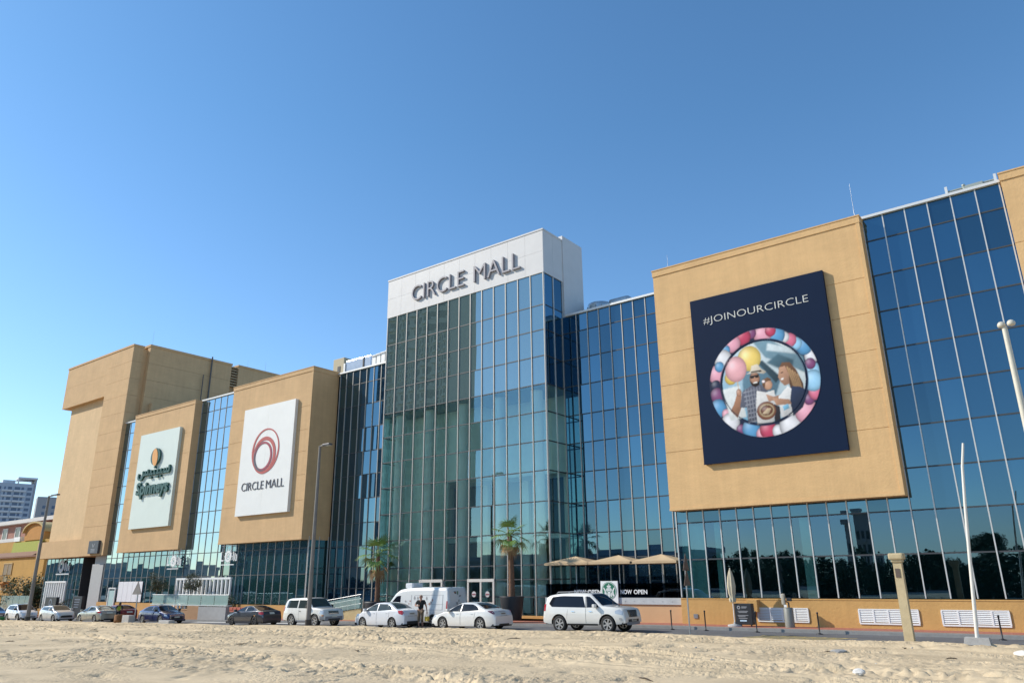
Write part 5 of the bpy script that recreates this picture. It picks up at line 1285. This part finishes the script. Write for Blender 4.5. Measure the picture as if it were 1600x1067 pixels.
MB().slab([(-64.95,1.72),(-63.45,1.72),(-64.2,2.75)], 32.90, 32.93).obj('triangle_plate', mat('grey sign back', (.16,.15,.145), .7, var=.15), t)
zb_ = gz(-64.5)
t = thing('concrete_block', 'upright grey concrete block at the foot of the warning sign post', 'concrete block', (-64.6, 32.6, zb_)); MB().bbox(-65.1,-64.0,32.4,32.9,zb_-.2,zb_+.72,.04).obj('block', CONC, t)
t = thing('barrel', 'rusty brown barrel beside the upright concrete block', 'barrel', (-65.9, 32.6, zb_)); MB().lathe([(.40,zb_-.1),(.40,zb_+.28),(.42,zb_+.3),(.40,zb_+.32),(.40,zb_+.70),(.36,zb_+.74)], -65.9, 32.6, 18).obj('drum', mat('rust', (.20,.09,.03), .9, var=.3, vscale=3), t)
t = thing('concrete_block', 'low grey concrete block in front of the nose of the dark blue saloon', 'concrete block', (-58.6, 32.6, gz(-58.6))); MB().bbox(-59.5,-58.0,32.5,33.0,gz(-58.6)-.1,gz(-58.6)+.36,.05).obj('block', CONC, t)
t = thing('bucket', 'green plastic bucket at the sand edge at the far left', 'bucket', (-82.6, 29.8, gz(-82))); zz = gz(-82)+.05
MB().lathe([(.28,zz-.1),(.36,zz+.55),(.38,zz+.57),(.34,zz+.55),(.05,zz+.4)], -82.6, 29.8, 18).obj('tub', mat('green plastic', (.02,.16,.06), .5), t)
# tan stub post with cap
t = thing('concrete_post', 'square tan post with a wider cap standing at the sand edge', 'post', (-6.46, 33.5, -.1))
SPOST = mat('sandy painted concrete', (.52,.42,.25), .8, var=.12, vscale=3, bump=.2)
mb = MB(); w0, w1 = .17, .15; v = [(-6.46+a*w, 33.5+b*w, z) for w, z in ((w0,-.3),(w1,3.05)) for a, b in ((-1,-1),(1,-1),(1,1),(-1,1))]
mb.add(v, [(3,2,1,0),(4,5,6,7)]+[(i,(i+1)%4,4+(i+1)%4,4+i) for i in range(4)]); mb.obj('shaft', SPOST, t)
mb = MB(); mb.bbox(-6.46-.27,-6.46+.27,33.5-.27,33.5+.27,3.12,3.36,.06); mb.bbox(-6.46-.20,-6.46+.20,33.5-.20,33.5+.20,3.02,3.13,.03); mb.obj('cap', SPOST, t)
MB().box(-6.56,-6.40,33.325,33.345,2.45,2.78).obj('plaque', mat('dark plaque', (.12,.09,.07), .7), t)
# leaning flagpole in a concrete foot
t = thing('flagpole', 'thin leaning white pole in a grey concrete foot on the sand', 'pole', (-3.95, 31.0, .0))
MB().tube([(-3.93,31,.05),(-3.80,31,1.6),(-3.66,31,3.2),(-3.50,31,4.9),(-3.36,31,6.2),(-3.26,31,6.7),(-3.20,31,7.02)], [.065,.06,.055,.05,.045,.04,.035], 10).obj('pole', mat('white pole paint', (.70,.67,.60), .5), t)
mb = MB(); mb.add([(-4.36,30.72,-.2),(-3.44,30.72,-.2),(-3.44,31.35,-.2),(-4.36,31.35,-.2),(-4.26,30.8,.50),(-3.54,30.8,.50),(-3.54,31.25,.50),(-4.26,31.25,.50)], [(3,2,1,0),(4,5,6,7),(0,1,5,4),(1,2,6,5),(2,3,7,6),(3,0,4,7)])
mb.obj('concrete_foot', CONC, t)
for k, (x, lb) in enumerate(((-18.35,'slim black stanchion nearest the large white SUV'),(-16.5,'slim black stanchion left of the closed parasol'),(-13.9,'slim black stanchion beside the black notice stand'),(-10.98,'slim black stanchion right of the first wall louvre'),(-3.84,'slim black stanchion at the far right before the last louvre'))):
    t = thing('stanchion', lb, 'stanchion', (x, 37.6, 0), group='black stanchions along the kerb', world=False)
    MB().lathe([(.15,0),(.15,.025),(.05,.05),(.032,.07),(.032,.88),(.045,.89),(.045,.95),(.01,.96)], 0, 0, 16).obj('post', BLACKM, t)
t = thing('parasol', 'closed beige parasol on a thin pole beside the black notice stand', 'parasol', (-15.72, 39.5, .13))
MB().cyl((-15.72,39.5,.13),(-15.72,39.5,3.0),.025,n=8).obj('pole', WHITEP, t)
vs = []; prof = [(.13,1.30),(.17,1.45),(.11,1.55),(.16,1.72),(.19,2.1),(.15,2.5),(.08,2.8),(.02,2.98)]; n = 24
mb = MB(); vs = [(-15.72+r*(1+.22*math.cos(6*a))*math.cos(a), 39.5+r*(1+.22*math.cos(6*a))*math.sin(a), z) for r, z in prof for a in [2*math.pi*i/n for i in range(n)]]
mb.add(vs, [(k*n+i,k*n+(i+1)%n,(k+1)*n+(i+1)%n,(k+1)*n+i) for k in range(len(prof)-1) for i in range(n)], 0, True); mb.obj('folded_canopy', mat('beige canvas', (.52,.45,.32), .9, var=.08, vscale=6), t)
MB().lathe([(.36,.13),(.36,.21),(.06,.26),(.05,.34)], -15.72, 39.5, 20).obj('base', CONC, t)
t = thing('notice_stand', 'black free standing notice board with white print beside the closed parasol', 'notice stand', (-15.2, 39.6, .13))
MB().bbox(-15.66,-14.76,39.45,39.85,.22,1.24,.02).obj('cabinet', BLACKM, t)
for x in (-15.5,-14.9): MB().cyl((x,39.65,.13),(x,39.65,.24),.04,n=8).obj('foot', BLACKM, t)
mb = MB(); annulus(mb, (-15.42,1.05), .085, (-15.42,1.05), .045, 39.44, 39.45, 20)
for z, a, b in ((1.07,-15.28,-14.98),(1.02,-15.28,-15.02),(.86,-15.48,-14.95),(.80,-15.44,-15.0),(.66,-15.5,-14.95),(.60,-15.48,-15.1),(.52,-15.46,-15.0)): mb.box(a, b, 39.443, 39.45, z, z+.025)
mb.obj('print', mat('dim print', (.35,.35,.36), .6), t); MB().box(-15.4,-15.05,39.44,39.45,.38,.45).obj('label_strip', mat('pale blue strip', (.50,.62,.72), .5), t)
t = thing('ticket_terminal', 'grey round terminal post with a tilted screen in front of the first wall louvre', 'terminal', (-13.0, 39.8, .13))
MB().lathe([(.23,.13),(.23,1.02),(.20,1.06),(.02,1.07)], -13.0, 39.8, 20).obj('post', mat('olive grey casing', (.22,.22,.19), .5), t)
mb = MB(); mb.cyl((-12.95,39.8,1.0),(-12.95,39.8,1.32),.04,n=8); mb.bbox(-13.02,-12.78,39.72,39.86,1.36,1.52,.02); mb.cyl((-12.95,39.8,1.28),(-13.08,39.8,1.35),.03,n=6); mb.obj('bracket', BLACKM, t)
mb = MB(); mb.bbox(-13.28,-13.10,39.70,39.90,1.18,1.72,.06); mb.obj('screen_head', mat('worn cream casing', (.42,.38,.30), .6), t)
MB().box(-13.12,-12.98,39.56,39.575,1.08,1.2).obj('label_plate', WHITEP, t)

def terrace_umbrella(x, y, zt, ze, hx0, hx1, hy, lb):
    t = thing('terrace_umbrella', lb, 'parasol', (x, y, 1.1), group='tan square parasols over the cafe terrace')
    mb = MB(); n = 6; top = (x, y, zt)
    C4 = [(x-hx0,y-hy,ze),(x+hx1,y-hy,ze),(x+hx1,y+hy,ze),(x-hx0,y+hy,ze)]
    for k in range(4):
        a, b = Vector(C4[k]), Vector(C4[(k+1) % 4])
        vs = []
        for i in range(n+1):
            u = i/n
            for j in range(n+1):
                p = Vector(top).lerp(a.lerp(b, j/n), u); p.z += -.10*math.sin(u*math.pi)*(1-abs(2*j/n-1))*.6; vs.append(p)
        mb.add(vs, [(i*(n+1)+j,(i+1)*(n+1)+j,(i+1)*(n+1)+j+1,i*(n+1)+j+1) for i in range(n) for j in range(n)], 0, True)
        mb.add([a, b, b+Vector((0,0,-.14)), a+Vector((0,0,-.14))], [(0,3,2,1)])
    mb.obj('canopy', mat('tan canvas', (.52,.38,.23), .9, var=.05, vscale=2), t)
    MB().cyl((x,y,1.1),(x,y,zt),.03,n=8).obj('pole', WHITEP, t)
    mb = MB()
    for c_ in C4: mb.cyl((x,y,zt-.08), (c_[0],c_[1],c_[2]-.05), .014, n=5)
    mb.obj('ribs', WHITEP, t); MB().box(x-.4,x+.4,y-.4,y+.4,1.11,1.18).obj('base', CONC, t)
terrace_umbrella(-27.0, 42.2, 3.93, 3.52, 1.65, 1.65, 1.2, 'tan square parasol nearest the glass tower over the cafe terrace')
terrace_umbrella(-23.85, 42.2, 3.92, 3.52, 1.55, 1.55, 1.2, 'middle tan square parasol over the cafe terrace, above the round green emblem')
terrace_umbrella(-20.95, 42.2, 3.90, 3.50, 1.5, 1.5, 1.2, 'tan square parasol nearest the navy billboard over the cafe terrace')

# terrace and ramp on the left
t = thing('glass_balustrade', 'clear glass balustrade with steel rail on a low wall in front of the left wing', 'balustrade', (-66, 38.6, -1.0))
MB().box(-72.3,-65.8,38.5,41.7,gz(-66)-.3,.25).box(-65.8,-63.95,38.45,39.0,gz(-63)-.3,.66).obj('low_wall', mat('brownish render', (.36,.20,.10), .85, var=.1), t)
MB().box(-63.94,-59.75,38.42,39.0,gz(-60)-.3,.60).obj('grey_wall', mat('grey rendered wall', (.33,.32,.31), .85, var=.08), t)
MB().box(-72.3,-59.75,38.46,39.0,.66,.74).obj('coping', mat('pale stone coping', (.50,.53,.50), .8), t)
for k in range(6): MB().box(-72.25+k*2.08,-70.25+k*2.08,38.6,38.615,.75,1.55).obj('glass_panel', G_CLEAR, t)
MB().cyl((-72.3,38.61,1.57),(-59.8,38.61,1.57),.03,n=8).obj('handrail', STEEL, t)
t = thing('barrier', 'low dark barrier topped with red blocks beside the grey wall', 'barrier', (-58.0, 38.6, gz(-58)))
mb = MB(); z0 = gz(-58)
for k in range(5): mb.box(-59.2+k*.55,-58.85+k*.55,38.5,38.7,z0+.1,z0+.75)
mb.obj('post', mat('dark grey barrier', (.06,.055,.055), .7), t); mb = MB()
for k in range(5): mb.bbox(-59.3+k*.55,-58.82+k*.55,38.46,38.74,z0+.9,z0+1.12,.03)
mb.box(-59.3,-56.6,38.5,38.7,z0+.75,z0+.9); mb.obj('red_topping', mat('dull red paint', (.42,.10,.06), .7), t)
t = thing('ramp', 'sloping access ramp with steel rails and glass left of the entrance tower', 'ramp', (-47.5, 41, -.4))
mb = MB(); mb.add([(-52.5,40.2,-.5),(-44.9,40.2,-.5),(-44.9,42.6,-.5),(-52.5,42.6,-.5),(-52.5,40.2,-.28),(-44.9,40.2,.62),(-44.9,42.6,.62),(-52.5,42.6,-.28)], [(3,2,1,0),(4,5,6,7),(0,1,5,4),(1,2,6,5),(2,3,7,6),(3,0,4,7)])
mb.obj('slope', mat('yellowish render', (.50,.40,.20), .85, var=.1), t)
for dz in (.35,.70,1.0): MB().cyl((-52.5,40.15,-.28+dz),(-44.9,40.15,.62+dz),.03,n=8).obj('handrail', STEEL, t)
mb = MB(); mb.add([(-52.4,40.12,-.25),(-45,40.12,.65),(-45,40.12,1.5),(-52.4,40.12,.6)], [(0,1,2,3)]); mb.obj('glass_panel', G_CLEAR, t)
for k in range(5): x = -52.3+k*1.8; MB().cyl((x,40.15,-.28+.118*(k*1.8)),(x,40.15,.75+.118*(k*1.8)),.025,n=8).obj('rail_post', STEEL, t)
t = thing('glass_rail', 'pale green glass railing at the far left in front of the shrub', 'railing', (-109.5, 41, -1.3))
for k in range(5): MB().box(-114.5+k*1.85,-112.75+k*1.85,41,41.02,-.35,1.32).obj('glass_panel', G_CLEAR, t)
MB().box(-114.6,-105.2,40.9,41.1,gz(-110)-.2,-.3).obj('kerb_wall', mat('pale wall', (.50,.48,.43), .8), t)
for x0, x1, y, z1, lb in ((-93.0,-90.3,37.6,1.30,'black totem sign with a ring mark behind the silver white hatchback'),(-88.6,-86.6,38.6,1.36,'black totem sign with pale lines right of the cycad')):
    t = thing('totem_sign', lb, 'totem sign', ((x0+x1)/2, y, gz(-90)), group='black totem signs')
    MB().bbox(x0,x1,y,y+.3,gz(-90)-.1,z1,.02).obj('slab', mat('black totem face', (.012,.014,.02), .4), t)
    mb = MB(); xm = (x0+x1)/2
    if z1 < 1.32: annulus(mb, (xm,.75), .35, (xm,.75), .24, y-.01, y, 24); mb.box(xm-.6,xm+.6,y-.01,y,.2,.27)
    else:
        for k in range(4): mb.box(x0+.3,x1-.4-.1*k,y-.01,y,1.0-k*.25,1.08-k*.25)
    mb.obj('totem_mark', mat('dim totem print', (.22,.25,.30), .6), t)
# rubble on the sand
def rubble(lb, x, y, s, m, seed, flat=.45):
    rr = random.Random(seed); bm = bmesh.new(); bmesh.ops.create_icosphere(bm, subdivisions=2, radius=1)
    ax = [Vector((rr.gauss(0,1),rr.gauss(0,1),rr.gauss(0,1))).normalized() for _ in range(7)]
    for v in bm.verts:
        for a in ax:
            d = v.co.dot(a)
            if d > .62: v.co -= a*(d-.62)
        v.co = Vector((v.co.x*s*rr.uniform(.96,1.04), v.co.y*s*.7, v.co.z*s*flat))
    bm.verts.index_update(); zz = float(sand_height(np.array([[x]]), np.array([[y]]))[0,0])
    t = thing('rubble', lb, 'rubble', (x,y,zz), rr.random()*3, 'pieces of rubble on the sand', world=False)
    MB().add([v.co for v in bm.verts], [[v.index for v in f.verts] for f in bm.faces]).obj('stone', m, t); bm.free()
WST = mat('white rubble', (.62,.60,.56), .85, var=.15, vscale=9); GST = mat('grey rubble', (.34,.33,.31), .9, var=.2, vscale=8)
for lb, x, y, s, m, sd_ in (('chunk of white rubble near the bottom right of the sand', -4.85, 19.2, .20, WST, 2), ('flat pale rubble slab in the sand left of the tan post', -7.2, 26.4, .34, GST, 3), ('white rubble by the right edge beyond the flagpole foot', -2.55, 29.2, .30, WST, 4)):
    rubble(lb, x, y, s, m, sd_, .28 if 'flat' in lb else .5)
for k in range(26):
    rr = random.Random(100+k); x = rr.uniform(-45, -4); y = rr.uniform(15, 31.5); s = rr.uniform(.03, .075)
    rubble('small stone lying loose on the sand', x, y, s, GST if k % 3 else WST, 200+k, .6)

TWIG = mat('dark litter', (.07,.05,.035), .95)
for k in range(34):
    rr = random.Random(500+k); x = rr.uniform(-48, -3); y = rr.uniform(14, 32); zz = float(sand_height(np.array([[x]]), np.array([[y]]))[0,0]); a = rr.random()*3.14; l = rr.uniform(.10, .34)
    t = thing('twig', 'dark dry twig lying loose on the sand', 'twig', (x, y, zz), a, 'dry twigs on the sand', world=False)
    MB().tube([(-l,0,.0),(-l*.3,.03,.03),(l*.4,-.02,.025),(l,.04,.0)], [.010,.016,.014,.008], 5).tube([(0,0,.02),(l*.4,.12,.05)], [.010,.006], 5).obj('stick', TWIG, t)
# ------------------------------------------------------------------ buildings at the far left
YEL = plaster('yellow villa render', (.50, .30, .085)); ORA = plaster('orange villa render', (.50, .25, .075))
v_ = thing('villa', 'yellow villa with a barrel roofed stair house and a lime awning at the left edge', 'villa', (-150, 57, -1.5))
mb = MB(); mb.box(-185, -139.0, 55, 70, -1.6, 7.3); mb.obj('wall', YEL, v_)
mb = MB(); mb.box(-185.3, -138.8, 54.7, 55.0, 7.15, 7.4); mb.add([(-185,54.9,7.4),(-144,54.9,7.4),(-144,56.6,8.25),(-185,56.6,8.25)], [(0,1,2,3)]); mb.obj('tiled_eave', mat('brown roof tile', (.24,.13,.08), .9, var=.25, vscale=6, bump=.6, bscale=12), v_)
mb = MB(); mb.box(-168, -139.2, 57.2, 68, 7.3, 10.2); mb.obj('upper_wall', YEL, v_)
mb = MB(); mb.add([(-157.5,56.55,8.1),(-145.2,56.55,8.1),(-145.2,56.7,9.95),(-157.5,56.7,9.95)], [(0,1,2,3)]); mb.box(-157.5,-145.2,56.7,57.1,9.8,9.95); mb.obj('awning', mat('lime awning cloth', (.34,.36,.06), .85, var=.08), v_)
mb = MB(); mb.box(-157.6,-145.1,56.4,56.5,7.95,8.06)
for k in range(8): mb.box(-157.5+k*1.75,-157.42+k*1.75,56.42,56.48,7.4,7.95)
mb.obj('railing', mat('dark railing', (.07,.06,.05), .7), v_)
mb = MB(); mb.slab([(-154,10.2),(-154,11.6)]+[(-150+4*math.cos(R(180-k*12)), 11.6+1.5*math.sin(R(180-k*12))) for k in range(1,15)]+[(-146,11.6),(-146,10.2)], 57.0, 66); mb.obj('stair_house', ORA, v_)
mb = MB(); mb.slab([(-154.3,11.5),(-154.3,11.75)]+[(-150+4.3*math.cos(R(180-k*12)), 11.75+1.6*math.sin(R(180-k*12))) for k in range(1,15)]+[(-145.7,11.75),(-145.7,11.5)]+[(-150+4.0*math.cos(R(k*12)), 11.6+1.5*math.sin(R(k*12))) for k in range(1,15)], 56.6, 66.3); mb.obj('barrel_roof', mat('pale ochre roof', (.50,.38,.17), .9), v_)
mb = MB(); mb.box(-158.5,-156.0,57.0,59,10.2,11.0); mb.obj('roof_tank', WHITEP, v_)
for x in (-153.2, -164.5):
    mb = MB(); mb.box(x-1.7,x+1.7,54.93,54.99,4.35,6.15); w = mb.obj('window', mat('villa shutter', (.25,.20,.13), .8), v_)
    mb = MB(); mb.box(x-1.85,x+1.85,54.86,54.98,6.15,6.35); mb.box(x-1.85,x-1.7,54.88,54.985,4.3,6.15); mb.box(x+1.7,x+1.85,54.88,54.985,4.3,6.15); mb.box(x-.06,x+.06,54.88,54.935,4.35,6.15); mb.obj('window_frame', mat('ochre trim', (.52,.36,.15), .8), w)
    mb = MB(); mb.box(x-2.4,x+2.0,53.9,55,2.9,3.2); b_ = mb.obj('balcony', ORA, v_)
    mb = MB(); mb.box(x-2.4,x+2.0,53.9,53.98,4.15,4.25)
    for k in range(10): mb.box(x-2.35+k*.48,x-2.29+k*.48,53.92,53.97,3.2,4.15)
    mb.obj('balcony_railing', mat('dark railing', (.07,.06,.05), .7), b_)
    mb = MB(); mb.box(x-1.4,x+.6,54.95,54.985,3.2,4.15); mb.obj('pane', CG, w)
p_ = thing('apartment_house', 'low pinkish brown house with flat white cornices behind the yellow villa', 'house', (-215, 80, -1.5))
PINK = plaster('pinkish brown render', (.34,.17,.13)); COR = mat('white cornice', (.60,.58,.54), .7)
MB().box(-250,-180,75,95,-1.6,12.6).obj('wall', PINK, p_); MB().box(-250,-180.0,74.6,95,12.6,13.4).obj('cornice', COR, p_)
MB().box(-235,-195,79,94,13.4,17.4).obj('upper_wall', PINK, p_); MB().box(-238,-193,77.6,95,17.4,18.3).obj('roof', COR, p_)
MB().box(-206,-180,77,94,13.4,15.4).box(-206.4,-180,76.6,94,15.4,16.2).obj('side_wing', PINK, p_)
for x in (-226, -218, -208, -200):
    w = MB().box(x-1.2,x+1.2,78.9,78.99,13.9,16.4).obj('window', CG, p_); MB().box(x-1.6,x-1.2,78.84,78.98,13.6,16.7).box(x+1.2,x+1.6,78.84,78.98,13.6,16.7).box(x-1.2,x+1.2,78.84,78.98,16.4,16.7).obj('window_frame', COR, w)
az = R(70.6); hx, hy = -600*math.sin(az), 600*math.cos(az)
h_ = thing('apartment_tower', 'distant pale blue grey apartment tower with white balconies at the left edge', 'apartment tower', (hx, hy, -2.5), math.atan2(-hx, hy) + R(6), world=False)
HB = mat('pale blue tower render', (.36,.42,.50), .8); HW = mat('pale balcony white', (.55,.58,.62), .7); HG = mat('blue grey tower window', (.07,.11,.19), .25)
MB().box(-11.6, 9.6, 0, 16, 0, 70).obj('wall', HB, h_); MB().box(9.6, 11.0, .5, 16, 0, 73).obj('side_fin', mat('grey tower fin', (.30,.32,.36), .8), h_)
mb = MB(); mb.box(0, 11.2, -.6, 16, 73, 74.2); mb.box(0, .8, -.5, .5, 70, 73); mb.box(-8, -1, 3, 12, 70, 72.2); mb.obj('roof_frame', HW, h_)
for f in range(20):
    z = 67.5-3.4*f
    if z < 26: break
    for x0, x1 in ((-10.8,-8.6),(-6.9,-6.1),(-4.8,-2.6),(-1,2),(2.8,4.2),(6.2,8.8)): MB().box(x0,x1,-.12,-.02,z-1.7,z+.1).obj('window', HG, h_)
    for x0, x1 in ((-8.2,-1.9),(-1.5,5.6)): MB().box(x0,x1,-.9,-.15,z-2.9,z-1.8).obj('balcony', HW, h_)
g_ = thing('apartment_tower', 'distant plain grey block between the blue grey tower and the tall tan corner block', 'apartment tower', (-475, 189, -2.5), math.atan2(475, 189)+R(4), world=False)
GB = mat('grey block render', (.30,.31,.33), .85, var=.06, vscale=.1)
MB().box(-9.5, 16, 0, 14, 0, 53.5).obj('wall', GB, g_); MB().box(2, 7, 3, 9, 53.5, 55.2).box(8, 16, 1, 12, 53.5, 54.4).obj('roof_plant', GB, g_)
for f in range(5):
    for k in range(5): MB().box(-6.5+k*4.6,-5.0+k*4.6,-.1,-.02,47-f*3.6,48.6-f*3.6).obj('window', HG, g_)

# ------------------------------------------------------------------ the street behind the photographer, seen mirrored in the glass
WIN = mat('shaded tower window', (.05,.06,.065), .15)
def block(label, x0, x1, y1, depth, h, m, nx, fl, wm=WIN):
    t = thing('apartment_block', label, 'apartment block', ((x0+x1)/2, y1-depth/2, -2.3), group='apartment blocks across the sandy lot')
    MB().box(x0, x1, y1-depth, y1, -2.4, h).box(x0-.4, x1+.4, y1-depth-.4, y1+.4, h, h+1.2).obj('wall', m, t)
    nf = int((h-3)/fl); stepx = (x1-x0)/nx
    wf = MB(); bf = MB()
    for f in range(nf):
        z = 2+f*fl
        for k in range(nx):
            a = x0+stepx*(k+.22); b = x0+stepx*(k+.80); wf.box(a, b, y1, y1+.06, z+.7, z+fl-.7)
            if k % 2: bf.box(a-.4, b+.4, y1+.07, y1+1.1, z-.1, z+.85)
    wf.obj('windows', wm, t)['kind'] = 'stuff'
    bf.obj('balconies', m, t)['kind'] = 'stuff'
BEI = mat('beige tower render', (.42,.43,.39), .85); BEI2 = mat('brown grey tower render', (.42,.38,.34), .85); PALE = mat('pale low block render', (.48,.46,.42), .85)
block('tall beige apartment tower mirrored in the left half of the glass entrance tower', -182, -147.5, -80, 12, 112, BEI, 14, 3.6)
block('tall brown grey apartment tower mirrored in the dark ground floor glass', -257, -202, -80, 12, 100, BEI2, 16, 3.6)
block('long low grey block mirrored in the foot of the glass tower', -140, -68, -72, 14, 7.5, mat('grey low block render', (.40,.40,.41), .85), 20, 3.6)
block('low pale block mirrored at the foot of the left wing', -345, -285, -75, 18, 8, PALE, 14, 3.4)
block('pale mid rise block mirrored in the glass under the supermarket sign', -440, -360, -75, 18, 11, PALE, 16, 3.4)
block('narrow slim tower far behind the trees, mirrored in the right wing', -51.6, -47.4, -135, 5, 16.5, BEI2, 3, 3.6)
mb = MB(); rr = random.Random(31)
for k in range(100000):
    x = rr.uniform(-330, 22) if k % 3 else rr.uniform(-90, 22)
    hh = 5.4+.5*math.sin(x*.21)+.4*math.sin(x*.53+1)+.4*math.sin(x*1.3)+.35*math.sin(x*3.1)
    hh *= .55 if x < -120 else 1
    z = -2.2+rr.random()**.8*(hh+2.2); y = -55.5+rr.gauss(0,.9)
    quadleaf(mb, (x,y,z), (rr.gauss(0,1), rr.gauss(0,1), rr.gauss(0,.8)), (rr.random()-.5, rr.random()-.5, 1), rr.uniform(.4,.9), .4)
LFAR = mat('lightened far leaves', (.07,.095,.045), .7, var=.4, vscale=.5)  # leaf colour lightened to offset the shade on the mirrored side
o = mb.obj('tree_belt', LFAR); tag(o, 'dense dark belt of bushes across the lot, mirrored in the ground floor glass', 'bushes'); o['kind'] = 'stuff'
protos = []
for k, (h, cz, rx, rz) in enumerate(((8.5, 5.2, 3.4, 3.2), (10, 6.4, 2.6, 3.6), (7, 4.4, 4.0, 2.6))):
    t = thing('roadside_tree', 'dark roadside tree across the lot, mirrored in the ground floor glass', 'tree', (-20+k*6, -62, -2.2), 0, 'trees across the sandy lot', world=False)
    tree_parts(t, h, cz, rx, rz*1.15, 9000, .42, 40+k, LFAR, 26, .2); protos.append(t)
rr = random.Random(77)
x = -14.0; k = 0
while x > -330:
    s = rr.uniform(.6, .92)
    dup(protos[k % 3], (x+rr.uniform(-1,1), -60+rr.uniform(-6,3), -2.2), rr.random()*6.28, None, s*(1 if x > -110 else .62))
    x -= rr.uniform(2.2, 4.2) if x > -85 else rr.uniform(5, 9); k += 1
for x in (-2, 6, 14): dup(protos[k % 3], (x, -61, -2.2), rr.random()*6.28, None, 1.0); k += 1
